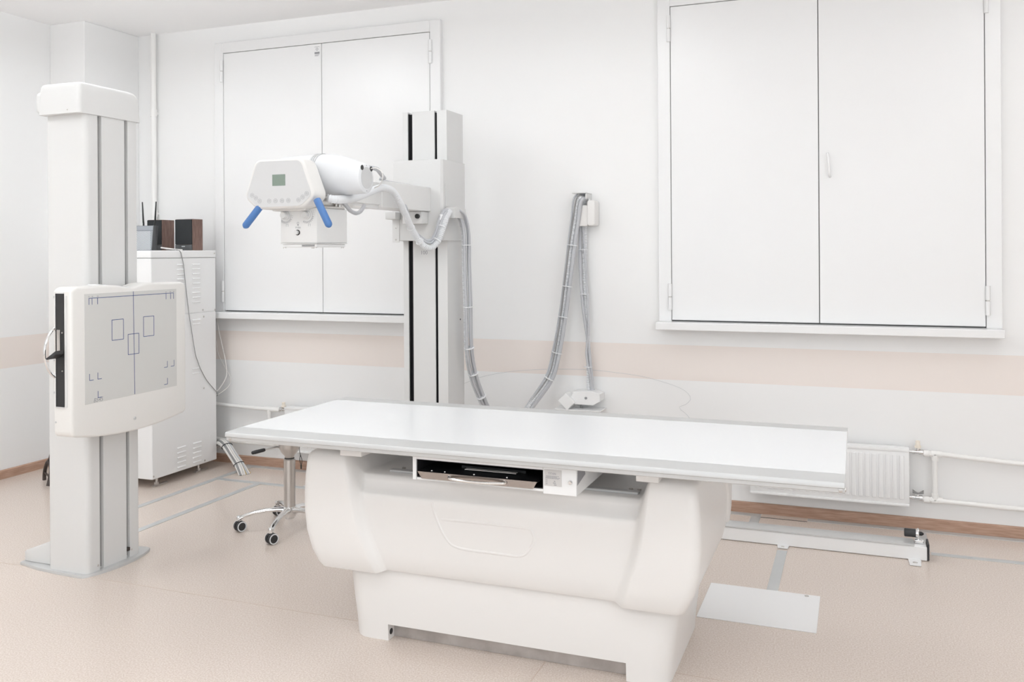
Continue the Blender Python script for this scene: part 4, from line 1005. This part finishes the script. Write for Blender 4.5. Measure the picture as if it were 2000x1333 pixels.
lo_ = tag(MB().tube(smooth([(-2.670, 3.925, .505), (-2.678, 3.90, .465), (-2.681, 3.90, .43), (-2.667, 3.90, .385), (-2.672, 3.90, .362), (-2.680, 3.90, .385), (-2.676, 3.90, .41)], .006), .0018, 6).obj('cord_loop', 'black', base=(-2.67, 3.9, .40)), 'short black cord loop hanging beside the stool column under the table edge', 'cord')
MB().cyl((-2.672, 3.90, .340), (-2.672, 3.90, .362), .004, seg=8).obj('toggle', 'black', lo_)

# dark bent foot showing behind the chest stand
ft = thing('coat_stand', 'dark bent metal foot peeping out behind the chest stand by the left wall', 'stand', (-4.77, 4.22, 0))
MB().tube(smooth([(-4.853, 4.257, .010), (-4.850, 4.256, .05), (-4.838, 4.252, .085), (-4.812, 4.243, .125), (-4.775, 4.228, .150)], .012), .0115, 10).obj('foot', 'darkfoot', ft)
MB().tube(smooth([(-4.700, 4.15, .010), (-4.704, 4.165, .05), (-4.72, 4.19, .10), (-4.775, 4.228, .150)], .012), .0115, 10).obj('foot', 'darkfoot', ft)
MB().tube([(-4.846, 4.256, .060), (-4.705, 4.168, .060)], .006, 8).obj('cross_bar', 'darkfoot', ft)
MB().cyl((-4.765, 4.222, .148), (-4.64, 4.19, .42), .012, seg=12).obj('stem', 'darkfoot', ft)

# ------------------------------------------------------------------ light
LZ = 2.86
def added_hanging_lamp(x, y, w, d, energy, label):  # unseen hanging lamps, added to brighten the room and its ceiling
    c = thing('pendant_light', label, 'lamp', (x, y, LZ), 'suspended lights in three rows')
    f = MB(); f.box((x-w/2-.02, y-d/2-.02, LZ), (x+w/2+.02, y-d/2, LZ+.03)); f.box((x-w/2-.02, y+d/2, LZ), (x+w/2+.02, y+d/2+.02, LZ+.03))
    f.box((x-w/2-.02, y-d/2, LZ), (x-w/2, y+d/2, LZ+.03)); f.box((x+w/2, y-d/2, LZ), (x+w/2+.02, y+d/2, LZ+.03)); f.obj('frame', 'gloss_white', c)
    MB().box((x-w/2, y-d/2, LZ+.008), (x+w/2, y+d/2, LZ+.022)).obj('diffuser', 'lamp', c)
    for xx in (x-w/2-.01, x+w/2+.01): MB().cyl((xx, y, LZ+.029), (xx, y, H), .004, seg=8).obj('hanger', 'steel', c)
    for up, e, z in ((0, energy*.24, LZ-.004), (1, energy*.80, LZ+.034)):
        l = bpy.data.lights.new('lamp_light', 'AREA'); l.shape = 'RECTANGLE'; l.size = w-.04; l.size_y = d-.04; l.energy = e; l.color = (.90, .965, 1)
        lo = bpy.data.objects.new('lamp_light', l); COL.objects.link(lo); lo.location = (x, y, z)
        if up: lo.rotation_euler = (math.pi, 0, 0)
for x, E_L, cx_ in ((-3.7, 90, 'on the chest stand side'), (-1.4, 22, 'over the table'), (1.1, 13, 'on the side of the floor rail end')):
    for y, ry_ in ((-.9, 'nearest the window'), (1.5, 'in the middle row'), (3.35, 'nearest the shuttered wall')):
        added_hanging_lamp(x, y, .6, .6, E_L, 'square hanging light ' + ry_ + ' ' + cx_)
def window_fill(loc, rot, sx, sy, energy):  # fill lights placed just inside the two added windows
    l = bpy.data.lights.new('window_daylight', 'AREA'); l.shape = 'RECTANGLE'; l.size = sx; l.size_y = sy; l.energy = energy; l.color = (.9, .96, 1)
    o = bpy.data.objects.new('window_daylight', l); COL.objects.link(o); o.location = loc; o.rotation_euler = rot
window_fill(((WX0+WX1)/2, YF+.01, (WZ0+WZ1)/2), (R(90), 0, 0), WX1-WX0-.1, WZ1-WZ0-.1, 95)
window_fill((XR-.01, (VY0+VY1)/2, (VZ0+VZ1)/2), (R(90), 0, R(90)), VY1-VY0-.1, VZ1-VZ0-.1, 135)

w = bpy.data.worlds.new('World'); sc.world = w; w.use_nodes = True
bgn = w.node_tree.nodes['Background']; bgn.inputs['Color'].default_value = (.85, .92, 1, 1); bgn.inputs['Strength'].default_value = 1.0

# ------------------------------------------------------------------ camera
cam = bpy.data.cameras.new('camera'); co_ = bpy.data.objects.new('camera', cam); COL.objects.link(co_)
cam.sensor_fit = 'HORIZONTAL'; cam.sensor_width = 36
F_PX, YAW, ROLL, Y0 = 1747.16, 0.367782, -0.0061615, 492.27
cam.lens = F_PX/2000*36; cam.shift_y = (Y0-666.5)/2000
cam.clip_start = .05
co_.rotation_mode = 'QUATERNION'
co_.location = (0, 0, 1.45)
co_.rotation_quaternion = (Matrix.Rotation(YAW, 4, 'Z') @ Matrix.Rotation(R(90), 4, 'X') @ Matrix.Rotation(ROLL, 4, 'Z')).to_quaternion()
sc.camera = co_

for o in list(bpy.data.objects):
    if '_org' in o: del o['_org']

sc.view_settings.view_transform = 'Standard'; sc.view_settings.look = 'None'
sc.view_settings.exposure = -1.23; sc.view_settings.gamma = 1.0; sc.view_settings.use_curve_mapping = False
sc.render.engine = 'CYCLES'
sc.cycles.max_bounces = 14; sc.cycles.diffuse_bounces = 8; sc.cycles.glossy_bounces = 6
sc.cycles.use_denoising = True; sc.cycles.sample_clamp_indirect = 6
